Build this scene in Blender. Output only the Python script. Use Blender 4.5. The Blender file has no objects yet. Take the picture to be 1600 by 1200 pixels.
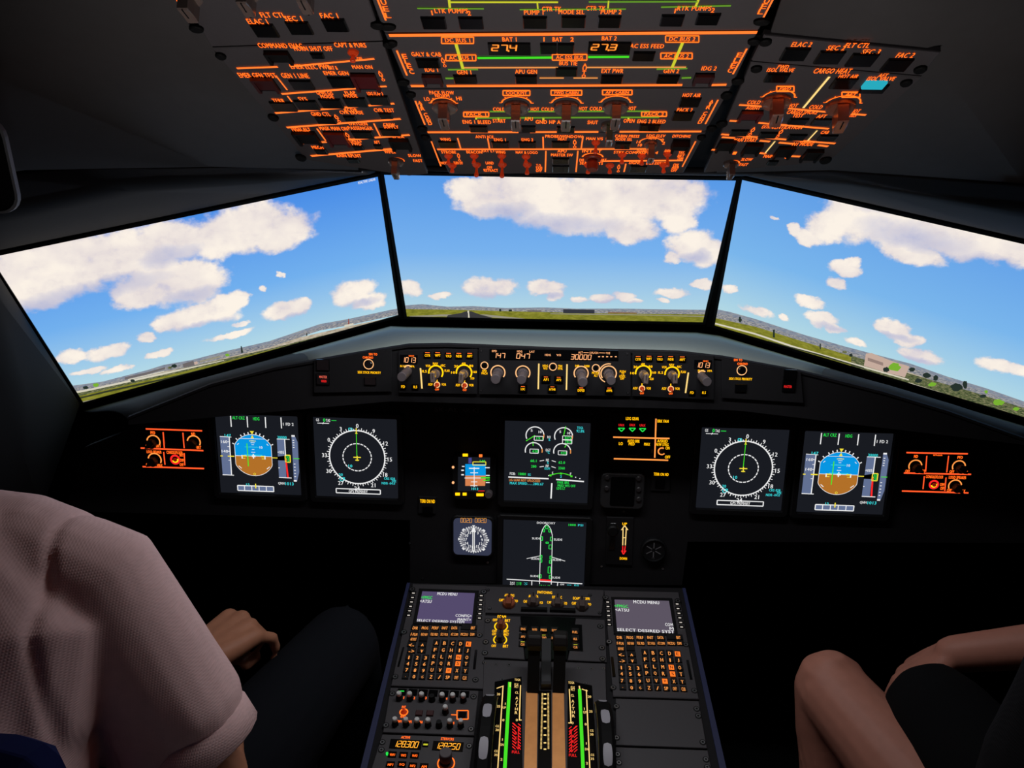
import bpy, bmesh, math, random
import numpy as np
from mathutils import Vector, Matrix

# ------------------------------------------------------------------ camera, world, exposure
SC = bpy.context.scene
COL = SC.collection
FPX = 1240.0
YAW, PITCH, ROLL = 0.0477, math.radians(14.0), 0.0169
CAM = Vector((0.0, 0.0, 1.42))
_cy, _sy, _cp, _sp = math.cos(YAW), math.sin(YAW), math.cos(PITCH), math.sin(PITCH)
CF = Vector((-_sy * _cp, _cy * _cp, -_sp))
_r = Vector((_cy, _sy, 0.0)); _u = _r.cross(CF)
CR = _r * math.cos(ROLL) + _u * math.sin(ROLL)
CU = _u * math.cos(ROLL) - _r * math.sin(ROLL)
cd = bpy.data.cameras.new('camera'); cam = bpy.data.objects.new('camera', cd); COL.objects.link(cam)
m = Matrix.Identity(4)
for i, v in enumerate((CR, CU, -CF)):
    for k in range(3): m[k][i] = v[k]
for k in range(3): m[k][3] = CAM[k]
cam.matrix_world = m
cd.sensor_fit = 'HORIZONTAL'; cd.sensor_width = 36.0; cd.lens = 36.0 * FPX / 1600.0
cd.clip_start = 0.02; cd.clip_end = 50
SC.camera = cam
W = bpy.data.worlds.new('world'); SC.world = W; W.use_nodes = True
W.node_tree.nodes['Background'].inputs[0].default_value = (0.8, 0.85, 1.0, 1)
W.node_tree.nodes['Background'].inputs[1].default_value = 0.0
SC.view_settings.view_transform = 'Standard'; SC.view_settings.look = 'None'
SC.view_settings.gamma = 1.0; SC.view_settings.exposure = 0.0
SC.view_settings.use_curve_mapping = False
SC.cycles.max_bounces = 6; SC.cycles.diffuse_bounces = 3; SC.cycles.glossy_bounces = 3
SC.cycles.use_denoising = True
# added fill lamps, not cockpit fittings: the screens alone leave the cabin too dark
def lamp(name, loc, target, sx, sy, watts, color):
    d = bpy.data.lights.new(name, 'AREA'); d.shape = 'RECTANGLE'; d.size = sx; d.size_y = sy; d.energy = watts; d.color = color
    o = bpy.data.objects.new(name, d); COL.objects.link(o); o.location = loc
    o.rotation_euler = (Vector(target) - Vector(loc)).to_track_quat('-Z', 'Y').to_euler(); return o
lamp('added_low_fill', (0.0, 0.05, 0.2), (0.0, 0.62, 1.75), 0.3, 0.3, 0.72, (1.0, 0.93, 0.9)).data.spread = math.radians(50)  # added low fill that lifts the overhead panel and lining
lamp('added_aft_fill', (0.1, -0.5, 2.2), (0.0, 0.9, 0.7), 0.5, 0.3, 0.12, (1.0, 0.88, 0.8))  # added faint warm fill from behind
lamp('added_hood_fill', (0.0, 1.06, 1.432), (0.0, 1.22, 0.6), 0.62, 0.05, 2.3, (0.94, 0.96, 1.0))  # added fill strengthening the screens' light on felt, pedestal and people

# ------------------------------------------------------------------ photo <-> world helpers
def ray(px, py):
    return CF + CR * ((px - 800.0) / FPX) + CU * ((600.0 - py) / FPX)
def D(px, py, depth):
    return CAM + ray(px, py) * depth
def proj(p):
    d = p - CAM; z = d.dot(CF)
    return (800 + FPX * d.dot(CR) / z, 600 - FPX * d.dot(CU) / z)

class Frame:
    """A real plane of the place: origin, right, up, and the normal that faces the cabin."""
    def __init__(s, O, U, V):
        s.O = Vector(O); s.U = Vector(U).normalized(); N = s.U.cross(Vector(V)).normalized(); s.N = N; s.V = N.cross(s.U)
    def hit(s, px, py, lift=0.0):
        d = ray(px, py); t = ((s.O + s.N * lift - CAM).dot(s.N)) / d.dot(s.N)
        return CAM + d * t
    def at(s, O):
        f = Frame(O, s.U, s.V); return f
    def loc(s, p):
        q = p - s.O; return (q.dot(s.U), q.dot(s.V), q.dot(s.N))
    def matrix(s):
        m = Matrix.Identity(4)
        for i, v in enumerate((s.U, s.V, s.N)):
            for k in range(3): m[k][i] = v[k]
        for k in range(3): m[k][3] = s.O[k]
        return m

X = Vector((1, 0, 0))
TT = 0.5979
TU = Vector((0, -math.sin(TT), math.cos(TT)))
TN = X.cross(TU)
TB = CAM + Vector((0, 1.9053, -0.3152))
F_TVC = Frame(TB, X, TU)
AL, AR = 0.4200, 0.3835
dl = -X * math.cos(AL) + TN * math.sin(AL)
dr = X * math.cos(AR) + TN * math.sin(AR)
F_TVL = Frame(TB - X * (0.362 + 0.0127), -dl, TU)
F_TVR = Frame(TB + X * (0.362 + 0.0218), dr, TU)
F_MAIN = Frame(CAM + Vector((0, 1.4082, -0.49)), X, (0, 0, 1))
F_GLARE = Frame(CAM + Vector((0, 1.30, -0.25)), X, (0, 0.05, 1))
_o = CAM + ray(879, 262) * 0.94
F_OVER = Frame(_o, X, (0, -0.939, 0.344))         # faces down and aft; up runs aft in the picture
if F_OVER.N.z > 0: raise RuntimeError('overhead frame')
_p = Frame(CAM + Vector((0, 1.388, 0)), X, (0, 0, 1)).hit(853, 914)
F_PED = Frame(_p, X, (0, 0.975, 0.2211))
if F_PED.N.z < 0: raise RuntimeError('pedestal frame')

# ------------------------------------------------------------------ materials
def lin(c):
    return tuple(((v / 255.0) / 12.92 if v / 255.0 <= 0.04045 else ((v / 255.0 + 0.055) / 1.055) ** 2.4) for v in c)
MATS = {}
def mat(name, rgb, rough=0.5, metal=0.0, noise=0.0, nscale=200.0, bump=0.0, spec=0.5, emit=None, trans=0.0, coat=0.0):
    if name in MATS: return MATS[name]
    m = bpy.data.materials.new(name); m.use_nodes = True
    nt = m.node_tree; b = nt.nodes['Principled BSDF']
    c = lin(rgb) + (1,)
    b.inputs['Base Color'].default_value = c
    b.inputs['Roughness'].default_value = rough
    b.inputs['Metallic'].default_value = metal
    b.inputs['Specular IOR Level'].default_value = spec
    b.inputs['Coat Weight'].default_value = coat
    if trans: b.inputs['Transmission Weight'].default_value = trans
    if emit:
        b.inputs['Emission Color'].default_value = lin(emit[0]) + (1,); b.inputs['Emission Strength'].default_value = emit[1]
    if noise or bump:
        tc = nt.nodes.new('ShaderNodeTexCoord'); n = nt.nodes.new('ShaderNodeTexNoise')
        n.inputs['Scale'].default_value = nscale; n.inputs['Detail'].default_value = 4
        nt.links.new(tc.outputs['Object'], n.inputs['Vector'])
        if noise:
            mx = nt.nodes.new('ShaderNodeMix'); mx.data_type = 'RGBA'
            mx.inputs['A'].default_value = tuple(v * (1 - noise) for v in c[:3]) + (1,)
            mx.inputs['B'].default_value = tuple(min(1, v * (1 + noise)) for v in c[:3]) + (1,)
            nt.links.new(n.outputs['Fac'], mx.inputs['Factor']); nt.links.new(mx.outputs['Result'], b.inputs['Base Color'])
        if bump:
            bp = nt.nodes.new('ShaderNodeBump'); bp.inputs['Strength'].default_value = bump; bp.inputs['Distance'].default_value = 0.0008
            nt.links.new(n.outputs['Fac'], bp.inputs['Height']); nt.links.new(bp.outputs['Normal'], b.inputs['Normal'])
    MATS[name] = m
    return m
def glow(name, rgb, k=1.0):
    if name in MATS: return MATS[name]
    m = bpy.data.materials.new(name); m.use_nodes = True
    nt = m.node_tree; nt.nodes.clear()
    e = nt.nodes.new('ShaderNodeEmission'); o = nt.nodes.new('ShaderNodeOutputMaterial')
    e.inputs[0].default_value = lin(rgb) + (1,); e.inputs[1].default_value = k
    nt.links.new(e.outputs[0], o.inputs[0]); MATS[name] = m
    return m

PLATE = mat('panel_plate', (66, 63, 66), 0.55, noise=0.12, nscale=300, bump=0.05)
OPLATE = mat('overhead_plate', (80, 76, 79), 0.6, noise=0.1, nscale=250)
BLACK = mat('black_plastic', (12, 12, 13), 0.6, spec=.25)
GLOSS = mat('gloss_black', (9, 9, 10), 0.2)
DARK = mat('dark_panel', (28, 27, 29), 0.75, noise=0.15, nscale=150, spec=0.2)
BEZEL = mat('bezel', (17, 17, 19), 0.6, spec=.25)
KNOB = mat('knob_grey', (92, 84, 86), 0.45, spec=0.4)
KNOBD = mat('knob_dark', (48, 45, 47), 0.45)
CLEAR = mat('smoky_knob', (120, 104, 98), 0.25, coat=0.4)
WHITEC = mat('white_cap', (225, 225, 222), 0.4)
STEEL = mat('steel', (170, 170, 172), 0.3, 0.9)
REDG = mat('red_guard', (96, 18, 24), 0.4)
TOGR = mat('toggle_orange', (215, 74, 30), 0.35, emit=((220, 60, 20), 0.22))
RUBBER = mat('rubber_black', (9, 9, 10), 0.7, spec=.2)
PADG = mat('grey_pad', (176, 174, 182), 0.5)
NAVY = mat('navy_trim', (40, 46, 84), 0.6)
GREYTOP = mat('glareshield_felt', (140, 150, 146), 0.9, noise=0.1, nscale=400, bump=0.2, spec=0.1)
CLAD = mat('black_cladding', (78, 76, 77), 0.85, noise=0.08, nscale=60, bump=0.2, spec=0.2)
FASC = mat('black_fabric', (42, 41, 43), 0.9, noise=0.1, nscale=80, spec=0.15)
WALLM = mat('dark_wall', (23, 23, 24), 0.9, noise=0.1, nscale=20, spec=0.15)
GOLD = mat('lever_slide_lit_metal', (200, 150, 96), 0.38, 0.5, noise=0.25, nscale=60, emit=((214, 128, 62), .24))  # metal slides; weak emission stands in for amber light on them
SCRN = glow('screen_black', (25, 27, 33), 1.0)
OR = glow('amber_backlight', (255, 100, 26), 2.1)
OR2 = glow('amber_line', (255, 112, 42), 1.5)
YE = glow('yellow_backlight', (255, 186, 10), 1.7)
WA = glow('warm_digit', (255, 176, 120), 1.3)
WY = glow('warm_white_line', (255, 214, 130), 1.1)
RE = glow('red_light', (255, 40, 40), 1.0)
GR = glow('green_light', (40, 235, 80), 1.0)
GRS = glow('green_strip', (70, 225, 40), 1.0)
GRD = glow('green_dim', (110, 165, 50), 0.8)
YG = glow('yellow_green', (205, 205, 50), 1.0)
WH = glow('white_symbol', (240, 240, 240), 1.0)
CY = glow('cyan_symbol', (60, 225, 230), 1.0)
TAN = glow('orange_symbol', (235, 150, 80), 1.0)
YS = glow('yellow_symbol', (245, 225, 60), 1.0)
SKYB = glow('attitude_sky', (8, 150, 226), 1.0)
GNDB = glow('attitude_ground', (178, 112, 40), 1.0)
GNDC = glow('standby_ground', (214, 130, 80), 1.0)
TAPE = glow('tape_grey', (98, 112, 146), 1.0)
PURP = glow('menu_screen', (84, 74, 108), 1.0)
PURG = glow('menu_screen_grey', (92, 84, 98), 1.0)
CYL = glow('cyan_annunciator', (40, 170, 190), 1.0)

# ------------------------------------------------------------------ mesh building
FONT_CACHE = {}
def glyphs(s):
    if s in FONT_CACHE: return FONT_CACHE[s]
    c = bpy.data.curves.new('t', 'FONT'); c.body = s; c.size = 1.0; c.resolution_u = 2; c.offset = 0.0
    c.space_character = 1.08; c.fill_mode = 'FRONT'
    o = bpy.data.objects.new('t', c)
    me = o.to_mesh()
    v = np.array([x.co[:2] for x in me.vertices], float).reshape(-1, 2); f = [tuple(p.vertices) for p in me.polygons]
    o.to_mesh_clear(); bpy.data.objects.remove(o); bpy.data.curves.remove(c)
    if len(v):
        lo_, hi = v.min(0), v.max(0); v = v - (lo_ + hi) / 2; wh = hi - lo_
    else: wh = np.array([1e-6, 1e-6])
    FONT_CACHE[s] = (v, f, wh)
    return FONT_CACHE[s]
SEG = {'0': 'abcdef', '1': 'bc', '2': 'abged', '3': 'abgcd', '4': 'fgbc', '5': 'afgcd', '6': 'afgedc', '7': 'abc', '8': 'abcdefg', '9': 'abcdfg', '-': 'g', ' ': ''}
SEGP = {'a': (0, 1, 1, 1), 'b': (1, 1, 1, .5), 'c': (1, .5, 1, 0), 'd': (0, 0, 1, 0), 'e': (0, .5, 0, 0), 'f': (0, 1, 0, .5), 'g': (0, .5, 1, .5)}

class MB:
    def __init__(s): s.v = []; s.f = []; s.fm = []; s.mats = []; s.smooth = []
    def mi(s, m):
        if m not in s.mats: s.mats.append(m)
        return s.mats.index(m)
    def add(s, verts, faces, m, smooth=False):
        o = len(s.v); s.v += [tuple(v) for v in verts]; k = s.mi(m)
        for f in faces: s.f.append(tuple(i + o for i in f)); s.fm.append(k); s.smooth.append(smooth)
    def poly(s, pts, z, m):
        n = len(pts); a = sum(pts[i][0] * pts[(i + 1) % n][1] - pts[(i + 1) % n][0] * pts[i][1] for i in range(n))
        if a < 0: pts = pts[::-1]
        s.add([(p[0], p[1], z) for p in pts], [tuple(range(n))], m)
    def prism(s, pts, z0, z1, m, inset=0.0, bev=0.0):
        n = len(pts); a = sum(pts[i][0] * pts[(i + 1) % n][1] - pts[(i + 1) % n][0] * pts[i][1] for i in range(n))
        if a < 0: pts = pts[::-1]
        c = (sum(p[0] for p in pts) / n, sum(p[1] for p in pts) / n)
        def ins(d):
            r = []
            for p in pts:
                q = (c[0] - p[0], c[1] - p[1]); l = math.hypot(*q) or 1
                r.append((p[0] + q[0] / l * min(d, l * .9), p[1] + q[1] / l * min(d, l * .9)))
            return r
        rings = [[(p[0], p[1], z0) for p in pts]]
        if bev:
            rings.append([(p[0], p[1], z1 - bev) for p in pts]); rings.append([(p[0], p[1], z1) for p in ins(inset or bev * 1.2)])
        else:
            rings.append([(p[0], p[1], z1) for p in (ins(inset) if inset else pts)])
        vs = [v for r in rings for v in r]; fs = []
        for k in range(len(rings) - 1):
            for i in range(n):
                j = (i + 1) % n; fs.append((k * n + i, k * n + j, (k + 1) * n + j, (k + 1) * n + i))
        fs.append(tuple(range((len(rings) - 1) * n, len(rings) * n))); fs.append(tuple(range(n))[::-1])
        s.add(vs, fs, m)
    def lathe(s, cx, cy, prof, m, n=20, ax=None, start=0.0):
        vs = []; fs = []
        for r, z in prof:
            for i in range(n):
                a = 2 * math.pi * i / n + start; vs.append((cx + r * math.cos(a), cy + r * math.sin(a), z))
        for k in range(len(prof) - 1):
            for i in range(n):
                j = (i + 1) % n; fs.append((k * n + i, k * n + j, (k + 1) * n + j, (k + 1) * n + i))
        fs.append(tuple(range((len(prof) - 1) * n, len(prof) * n))); fs.append(tuple(range(n))[::-1])
        if ax: vs = [ax(v) for v in vs]
        s.add(vs, fs, m, smooth=False)
    def bar(s, p, q, w, z, m):
        d = (q[0] - p[0], q[1] - p[1]); l = math.hypot(*d) or 1e-9; nx, ny = -d[1] / l * w / 2, d[0] / l * w / 2
        s.add([(p[0] + nx, p[1] + ny, z), (p[0] - nx, p[1] - ny, z), (q[0] - nx, q[1] - ny, z), (q[0] + nx, q[1] + ny, z)], [(0, 1, 2, 3)], m)
    def ring(s, cx, cy, r, w, z, m, a0=0, a1=360, n=28, ey=1.0, dash=0):
        k = max(3, int(n * abs(a1 - a0) / 360)); vs = []; fs = []
        for i in range(k + 1):
            a = math.radians(a0 + (a1 - a0) * i / k)
            for rr in (r - w / 2, r + w / 2): vs.append((cx + rr * math.cos(a), cy + ey * rr * math.sin(a), z))
        for i in range(k):
            if dash and i % dash == 0: continue
            fs.append((2 * i, 2 * i + 1, 2 * i + 3, 2 * i + 2))
        s.add(vs, fs, m)
    def text(s, t, cx, cy, w, h, z, m, rot=0.0):
        v, f, wh = glyphs(t)
        if not len(v): return
        sx = w / max(wh[0], 1e-6) if w else h / max(wh[1], .3) * .9
        sy = h / max(wh[1], .45) if h else sx
        if t in ('1', 'I'): sx = min(sx, w * .34 / max(wh[0], 1e-6)) if w else sx
        elif len(t) == 1 and h: sx = min(sx, sy * 1.25)
        c, sn = math.cos(rot), math.sin(rot)
        for e in (-.018, .018):      # two passes side by side for a bold stroke
            s.add([(cx + c * (a + e) * sx - sn * b * sy, cy + sn * (a + e) * sx + c * b * sy, z) for a, b in v], f, m)
    def seg7(s, t, cx, cy, w, h, z, m, slant=0.12, th=0.16):
        n = sum(1 for c in t if c != '.'); cw = w / (n - 0.3) if n > 1 else w; x = cx - w / 2; dw = cw * 0.68
        lw = dw * th * 1.3
        for c in t:
            if c == '.':
                s.bar((x - cw * .24, cy - h / 2), (x - cw * .24 + lw * 1.5, cy - h / 2), lw * 1.5, z, m); continue
            for g in SEG.get(c, ''):
                a = SEGP[g]; P = lambda u, v: (x + u * dw + (v - .5) * h * slant, cy - h / 2 + v * h)
                s.bar(P(a[0], a[1]), P(a[2], a[3]), lw, z, m)
            x += cw
    def build(s, name, parent=None, frame=None, mods=None):
        me = bpy.data.meshes.new(name); me.from_pydata(s.v, [], s.f)
        for mm in s.mats: me.materials.append(mm)
        me.polygons.foreach_set('material_index', s.fm); me.polygons.foreach_set('use_smooth', s.smooth); me.update()
        o = bpy.data.objects.new(name, me); COL.objects.link(o)
        if parent: o.parent = parent
        elif frame: o.matrix_world = frame.matrix()
        return o

def tag(o, label=None, cat=None, group=None, kind=None):
    for k, v in (('label', label), ('category', cat), ('group', group), ('kind', kind)):
        if v: o[k] = v
    return o

class Thing:
    """An Empty on a real plane; parts are meshes in its local frame. Pixels are turned into places on that plane."""
    def __init__(s, name, label, cat, frame, px, py, group=None, lift=0.0):
        s.fr = frame.at(frame.hit(px, py, lift)); s.z0 = 0.0
        s.o = bpy.data.objects.new(name, None); COL.objects.link(s.o); s.o.empty_display_size = 0.02
        s.o.matrix_world = s.fr.matrix(); tag(s.o, label, cat, group)
        s.M = None
    def l(s, px, py, z=0.0):
        return s.fr.loc(s.fr.hit(px, py, z))[:2]
    def J(s, px, py):
        a, b = s.l(px, py); c = s.l(px + 1, py); d = s.l(px, py + 1)
        return math.hypot(c[0] - a, c[1] - b), math.hypot(d[0] - a, d[1] - b)
    def quad(s, px, py, w, h):
        return [s.l(px - w / 2, py - h / 2), s.l(px + w / 2, py - h / 2), s.l(px + w / 2, py + h / 2), s.l(px - w / 2, py + h / 2)]
    def rect(s, px, py, w, h):
        a = s.l(px, py); jx, jy = s.J(px, py); w *= jx / 2; h *= jy / 2
        return [(a[0] - w, a[1] - h), (a[0] + w, a[1] - h), (a[0] + w, a[1] + h), (a[0] - w, a[1] + h)]
    def T(s, B, t, px, py, w, h, m, z=0.0006):
        a = s.l(px, py); jx, jy = s.J(px, py); B.text(t, a[0], a[1], w * jx, h * jy, z, m)
    def L(s, B, x0, y0, x1, y1, w, m, z=0.0006):
        jx, jy = s.J(x0, y0)
        horiz = abs(x1 - x0) > abs(y1 - y0)
        B.bar(s.l(x0, y0), s.l(x1, y1), w * (jy if horiz else jx), z, m)
    def P(s, B, pts, m, z=0.0004):
        B.poly([s.l(*p) for p in pts], z, m)
    def frame_rect(s, B, x0, y0, x1, y1, w, m, z=0.0006):
        for a in ((x0, y0, x1, y0), (x0, y1, x1, y1), (x0, y0, x0, y1), (x1, y0, x1, y1)): s.L(B, *a, w, m, z)
    def A(s, B, px, py, r, w, m, a0=0, a1=360, z=0.0006, ey=1.0):
        a = s.l(px, py); j = s.J(px, py)[0]; B.ring(a[0], a[1], r * j, w * j, z, m, a0, a1, ey=ey)
    def height(s, px, py, px2, py2, lim=0.09):
        """how far a stem rooted at (px,py) stands out so that its end is seen at (px2,py2)"""
        b = s.fr.hit(px, py); best = min((math.hypot(proj(b + s.fr.N * (k * .001))[0] - px2, proj(b + s.fr.N * (k * .001))[1] - py2), k) for k in range(2, int(lim * 1000)))
        return best[1] * .001
    # ---- parts
    def plate(s, pts, m=PLATE, z0=-0.004, z1=0.0, name='panel_plate'):
        B = MB(); B.prism([s.l(*p) for p in pts], z0, z1, m, bev=min(0.001, (z1 - z0) / 2)); return B.build(name, s.o)
    def button(s, px, py, w, h, m=GLOSS, hz=0.0025, name='push_button', text=None, tm=None, tw=None, th=None, extra=None):
        B = MB(); q = s.rect(px, py, w, h); B.prism(q, 0, hz, m, bev=min(0.0008, hz * .4))
        if text:
            a = s.l(px, py, hz); jx, jy = s.J(px, py)
            B.text(text, a[0], a[1], (tw or w * .7) * jx, (th or h * .5) * jy, hz + .0004, tm or OR)
        if extra: extra(B, hz)
        return B.build(name, s.o)
    def guard(s, px, py, w, h, m=REDG, hz=0.0045):
        w *= .88; h *= .8; B = MB(); q = s.rect(px, py, w, h); B.prism(q, 0, 0.0015, BLACK)
        x0, y0 = q[0]; x1, y1 = q[2]; t = (x1 - x0) * .14
        B.prism([(x0, y0), (x0 + t, y0), (x0 + t, y1), (x0, y1)], .0015, hz, m); B.prism([(x1 - t, y0), (x1, y0), (x1, y1), (x1 - t, y1)], .0015, hz, m)
        B.prism([(x0 + t, y1 - t), (x1 - t, y1 - t), (x1 - t, y1), (x0 + t, y1)], .0015, hz, m)
        B.prism([(x0 + t, y0 + t * 2), (x1 - t, y0 + t * 2), (x1 - t, y1 - t), (x0 + t, y1 - t)], hz * .55, hz * .8, m)
        return B.build('switch_guard', s.o)
    def paddle(s, px, py, tx, ty, w, m=CLEAR, r=None, ang=0.0, name='rotary_knob', lim=0.09):
        """round skirt carrying a tall bar-shaped grip"""
        a = s.l(px, py); j = s.J(px, py)[0]; H = s.height(px, py, tx, ty, lim); R = (r or w * .62) * j; hw = w * j / 2
        B = MB(); B.lathe(a[0], a[1], [(R, 0), (R, H * .18), (R * .9, H * .26), (R * .55, H * .28)], m, 22)
        c, sn = math.cos(ang), math.sin(ang)
        def rot(p): return (a[0] + c * p[0] - sn * p[1], a[1] + sn * p[0] + c * p[1])
        L_ = R * 1.0
        pts = [rot(p) for p in ((-hw * .62, -L_), (hw * .62, -L_), (hw * .72, 0), (hw * .62, L_), (-hw * .62, L_), (-hw * .72, 0))]
        B.prism(pts, H * .25, H, m, bev=0.0012, inset=.0014)
        k = B.build(name, s.o)
        C = MB(); q0, q1 = rot((0, -L_ * .2)), rot((0, L_ * .95)); C.bar(q0, q1, hw * .16, H + .0003, BLACK); p_ = rot((0, -L_ - .0003)); 
        C.prism([rot(p) for p in ((-hw * .1, -L_ - .0006), (hw * .1, -L_ - .0006), (hw * .1, -L_), (-hw * .1, -L_))], H * .3, H * .97, BLACK)
        C.build('pointer_line', k)
        return k
    def round_knob(s, px, py, tx, ty, r, m=KNOB, skirt=0.0, name='rotary_knob', lim=0.09, ribs=0):
        a = s.l(px, py); j = s.J(px, py)[0]; H = s.height(px, py, tx, ty, lim); R = r * j
        B = MB()
        if skirt: B.lathe(a[0], a[1], [(skirt * j, 0), (skirt * j, H * .15), (skirt * j * .85, H * .22)], m, 22)
        B.lathe(a[0], a[1], [(R * .8, 0), (R * .8, H * .4), (R, H * .45), (R, H - .001), (R * .9, H)], m, 24)
        return B.build(name, s.o)
    def pointer_knob(s, px, py, r, H, ang=0.0, m=KNOBD, tip=None):
        a = s.l(px, py); j = s.J(px, py)[0]; R = r * j; B = MB()
        B.lathe(a[0], a[1], [(R, 0), (R, H * .4), (R * .85, H * .55)], m, 22)
        c, sn = math.cos(ang), math.sin(ang)
        pts = [(a[0] + c * u * R - sn * v * R, a[1] + sn * u * R + c * v * R) for u, v in ((-.42, -1.05), (.42, -1.05), (.45, .5), (0, 1.25), (-.45, .5))]
        B.prism(pts, H * .3, H, m, bev=.0008)
        k = B.build('rotary_knob', s.o)
        if tip:
            C = MB(); C.bar((a[0] - sn * R * .2, a[1] + c * R * .2), (a[0] - sn * R * 1.1, a[1] + c * R * 1.1), R * .2, H + .0003, tip); C.build('pointer_line', k)
        return k
    def toggle(s, px, py, tx, ty, w=7, m=TOGR, lim=0.06):
        a = s.l(px, py); j = s.J(px, py)[0]; R = w * j / 2; H = s.height(px, py, tx, ty, lim)
        B = MB(); B.lathe(a[0], a[1], [(R * 1.5, 0), (R * 1.5, .002), (R, .004)], m, 6)
        k = B.build('toggle_switch', s.o)
        C = MB(); C.lathe(a[0], a[1], [(R * .38, .003), (R * .5, H * .6), (R * .75, H * .8), (R * .75, H * .95), (R * .45, H)], m, 12)
        C.build('lever', k); return k
    def screw(s, px, py, r=3.4):
        a = s.l(px, py); j = s.J(px, py)[0]; B = MB()
        B.lathe(a[0], a[1], [(r * j * 1.5, 0), (r * j * 1.5, .0008), (r * j * 1.2, .001)], BLACK, 14)
        B.ring(a[0], a[1], r * j * .8, r * j * .45, .0012, STEEL, n=14); return B.build('screw', s.o)
    def fastener(s, px, py, w=16, h=8):
        B = MB(); a = s.l(px, py); jx, jy = s.J(px, py); n = 14
        B.prism([(a[0] + w * jx / 2 * math.cos(6.2832 * i / n), a[1] + h * jy / 2 * math.sin(6.2832 * i / n)) for i in range(n)], 0, .003, RUBBER, bev=.001)
        return B.build('fastener', s.o)

def leg(th, rows, h=6.0, m=OR, B=None, name='lettering'):
    own = B is None; B = B or MB()
    for r in rows:
        t, x, y, w = r[0], r[1], r[2], r[3]; th.T(B, t, x, y, w, r[4] if len(r) > 4 and r[4] else h, r[5] if len(r) > 5 else m)
    if own: return B.build(name, th.o)
def lines(th, rows, m=OR2, w=2.6, name='marking_lines', B=None):
    own = B is None; B = B or MB()
    for r in rows: th.L(B, r[0], r[1], r[2], r[3], r[4] if len(r) > 4 and r[4] else w, r[5] if len(r) > 5 else m)
    if own: return B.build(name, th.o)
def vtext(th, B, t, x0, y0, x1, y1, w, h, m, z=.0006):
    n = len(t)
    for i, c in enumerate(t):
        if c != ' ':
            k = i / max(1, n - 1); th.T(B, c, x0 + (x1 - x0) * k, y0 + (y1 - y0) * k, w, h, m, z)
def box(name, x0, x1, y0, y1, z0, z1, m, parent=None, kind=None, bev=0.0):
    B = MB(); vs = [(x, y, z) for x in (x0, x1) for y in (y0, y1) for z in (z0, z1)]
    B.add(vs, [(0, 1, 3, 2), (4, 6, 7, 5), (0, 4, 5, 1), (2, 3, 7, 6), (0, 2, 6, 4), (1, 5, 7, 3)], m)
    o = B.build(name, parent)
    if kind: o['kind'] = kind
    if bev:
        md = o.modifiers.new('b', 'BEVEL'); md.width = bev; md.segments = 2
    return o
def slab(pts, thick, m, name, kind=None, parent=None):
    """a sheet through world points (list of quads as index rows) given real thickness away from the cabin"""
    B = MB(); rows = len(pts); cols = len(pts[0]); vs = [p for r in pts for p in r]; fs = []
    for i in range(rows - 1):
        for j in range(cols - 1): fs.append((i * cols + j, i * cols + j + 1, (i + 1) * cols + j + 1, (i + 1) * cols + j))
    B.add(vs, fs, m, smooth=True); o = B.build(name, parent)
    md = o.modifiers.new('s', 'SOLIDIFY'); md.thickness = thick; md.offset = 0
    if kind: o['kind'] = kind
    return o
# ------------------------------------------------------------------ the room
box('floor', -1.45, 1.45, -1.7, 2.7, -0.1, 0.0, WALLM, kind='structure')
box('wall_left', -1.55, -1.45, -1.7, 2.7, 0.0, 2.3, WALLM, kind='structure')
box('wall_right', 1.45, 1.55, -1.7, 2.7, 0.0, 2.3, WALLM, kind='structure')
box('wall_front', -1.45, 1.45, 2.7, 2.8, 0.0, 2.3, WALLM, kind='structure')
box('wall_back', -1.45, 1.45, -1.8, -1.7, 0.0, 2.3, WALLM, kind='structure')
box('ceiling', -1.55, 1.55, -1.8, 2.8, 2.3, 2.4, WALLM, kind='structure')

oh = lambda px, py, lift=-0.006: F_OVER.hit(px, py, lift)
# sloping black ceiling lining on both sides of the overhead panel (a fold line runs down each side)
rowsL = [[D(-420, 90, .62), D(-60, -60, .62), oh(150, -150), oh(330, -150)],
         [D(-260, 190, .80), D(0, 120, .78), oh(250, 60), oh(470, 60)],
         [D(-150, 292, .95), D(40, 262, .94), oh(330, 257), oh(560, 262)]]
slab(rowsL, .006, CLAD, 'trim_1', 'structure')
rowsR = [[oh(1270, -150), oh(1500, -150), D(1720, -60, .62), D(2080, 90, .62)],
         [oh(1200, 60), oh(1440, 60), D(1640, 120, .76), D(1880, 190, .78)],
         [oh(1120, 266), oh(1300, 262), D(1600, 283, .93), D(1760, 300, .94)]]
slab(rowsR, .006, CLAD, 'trim_2', 'structure')
# backing above the overhead panel
slab([[oh(300, -160, -.03), oh(1420, -160, -.03)], [oh(520, 262, -.03), oh(1230, 262, -.03)]], .01, WALLM, 'trim_3', 'structure')
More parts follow.
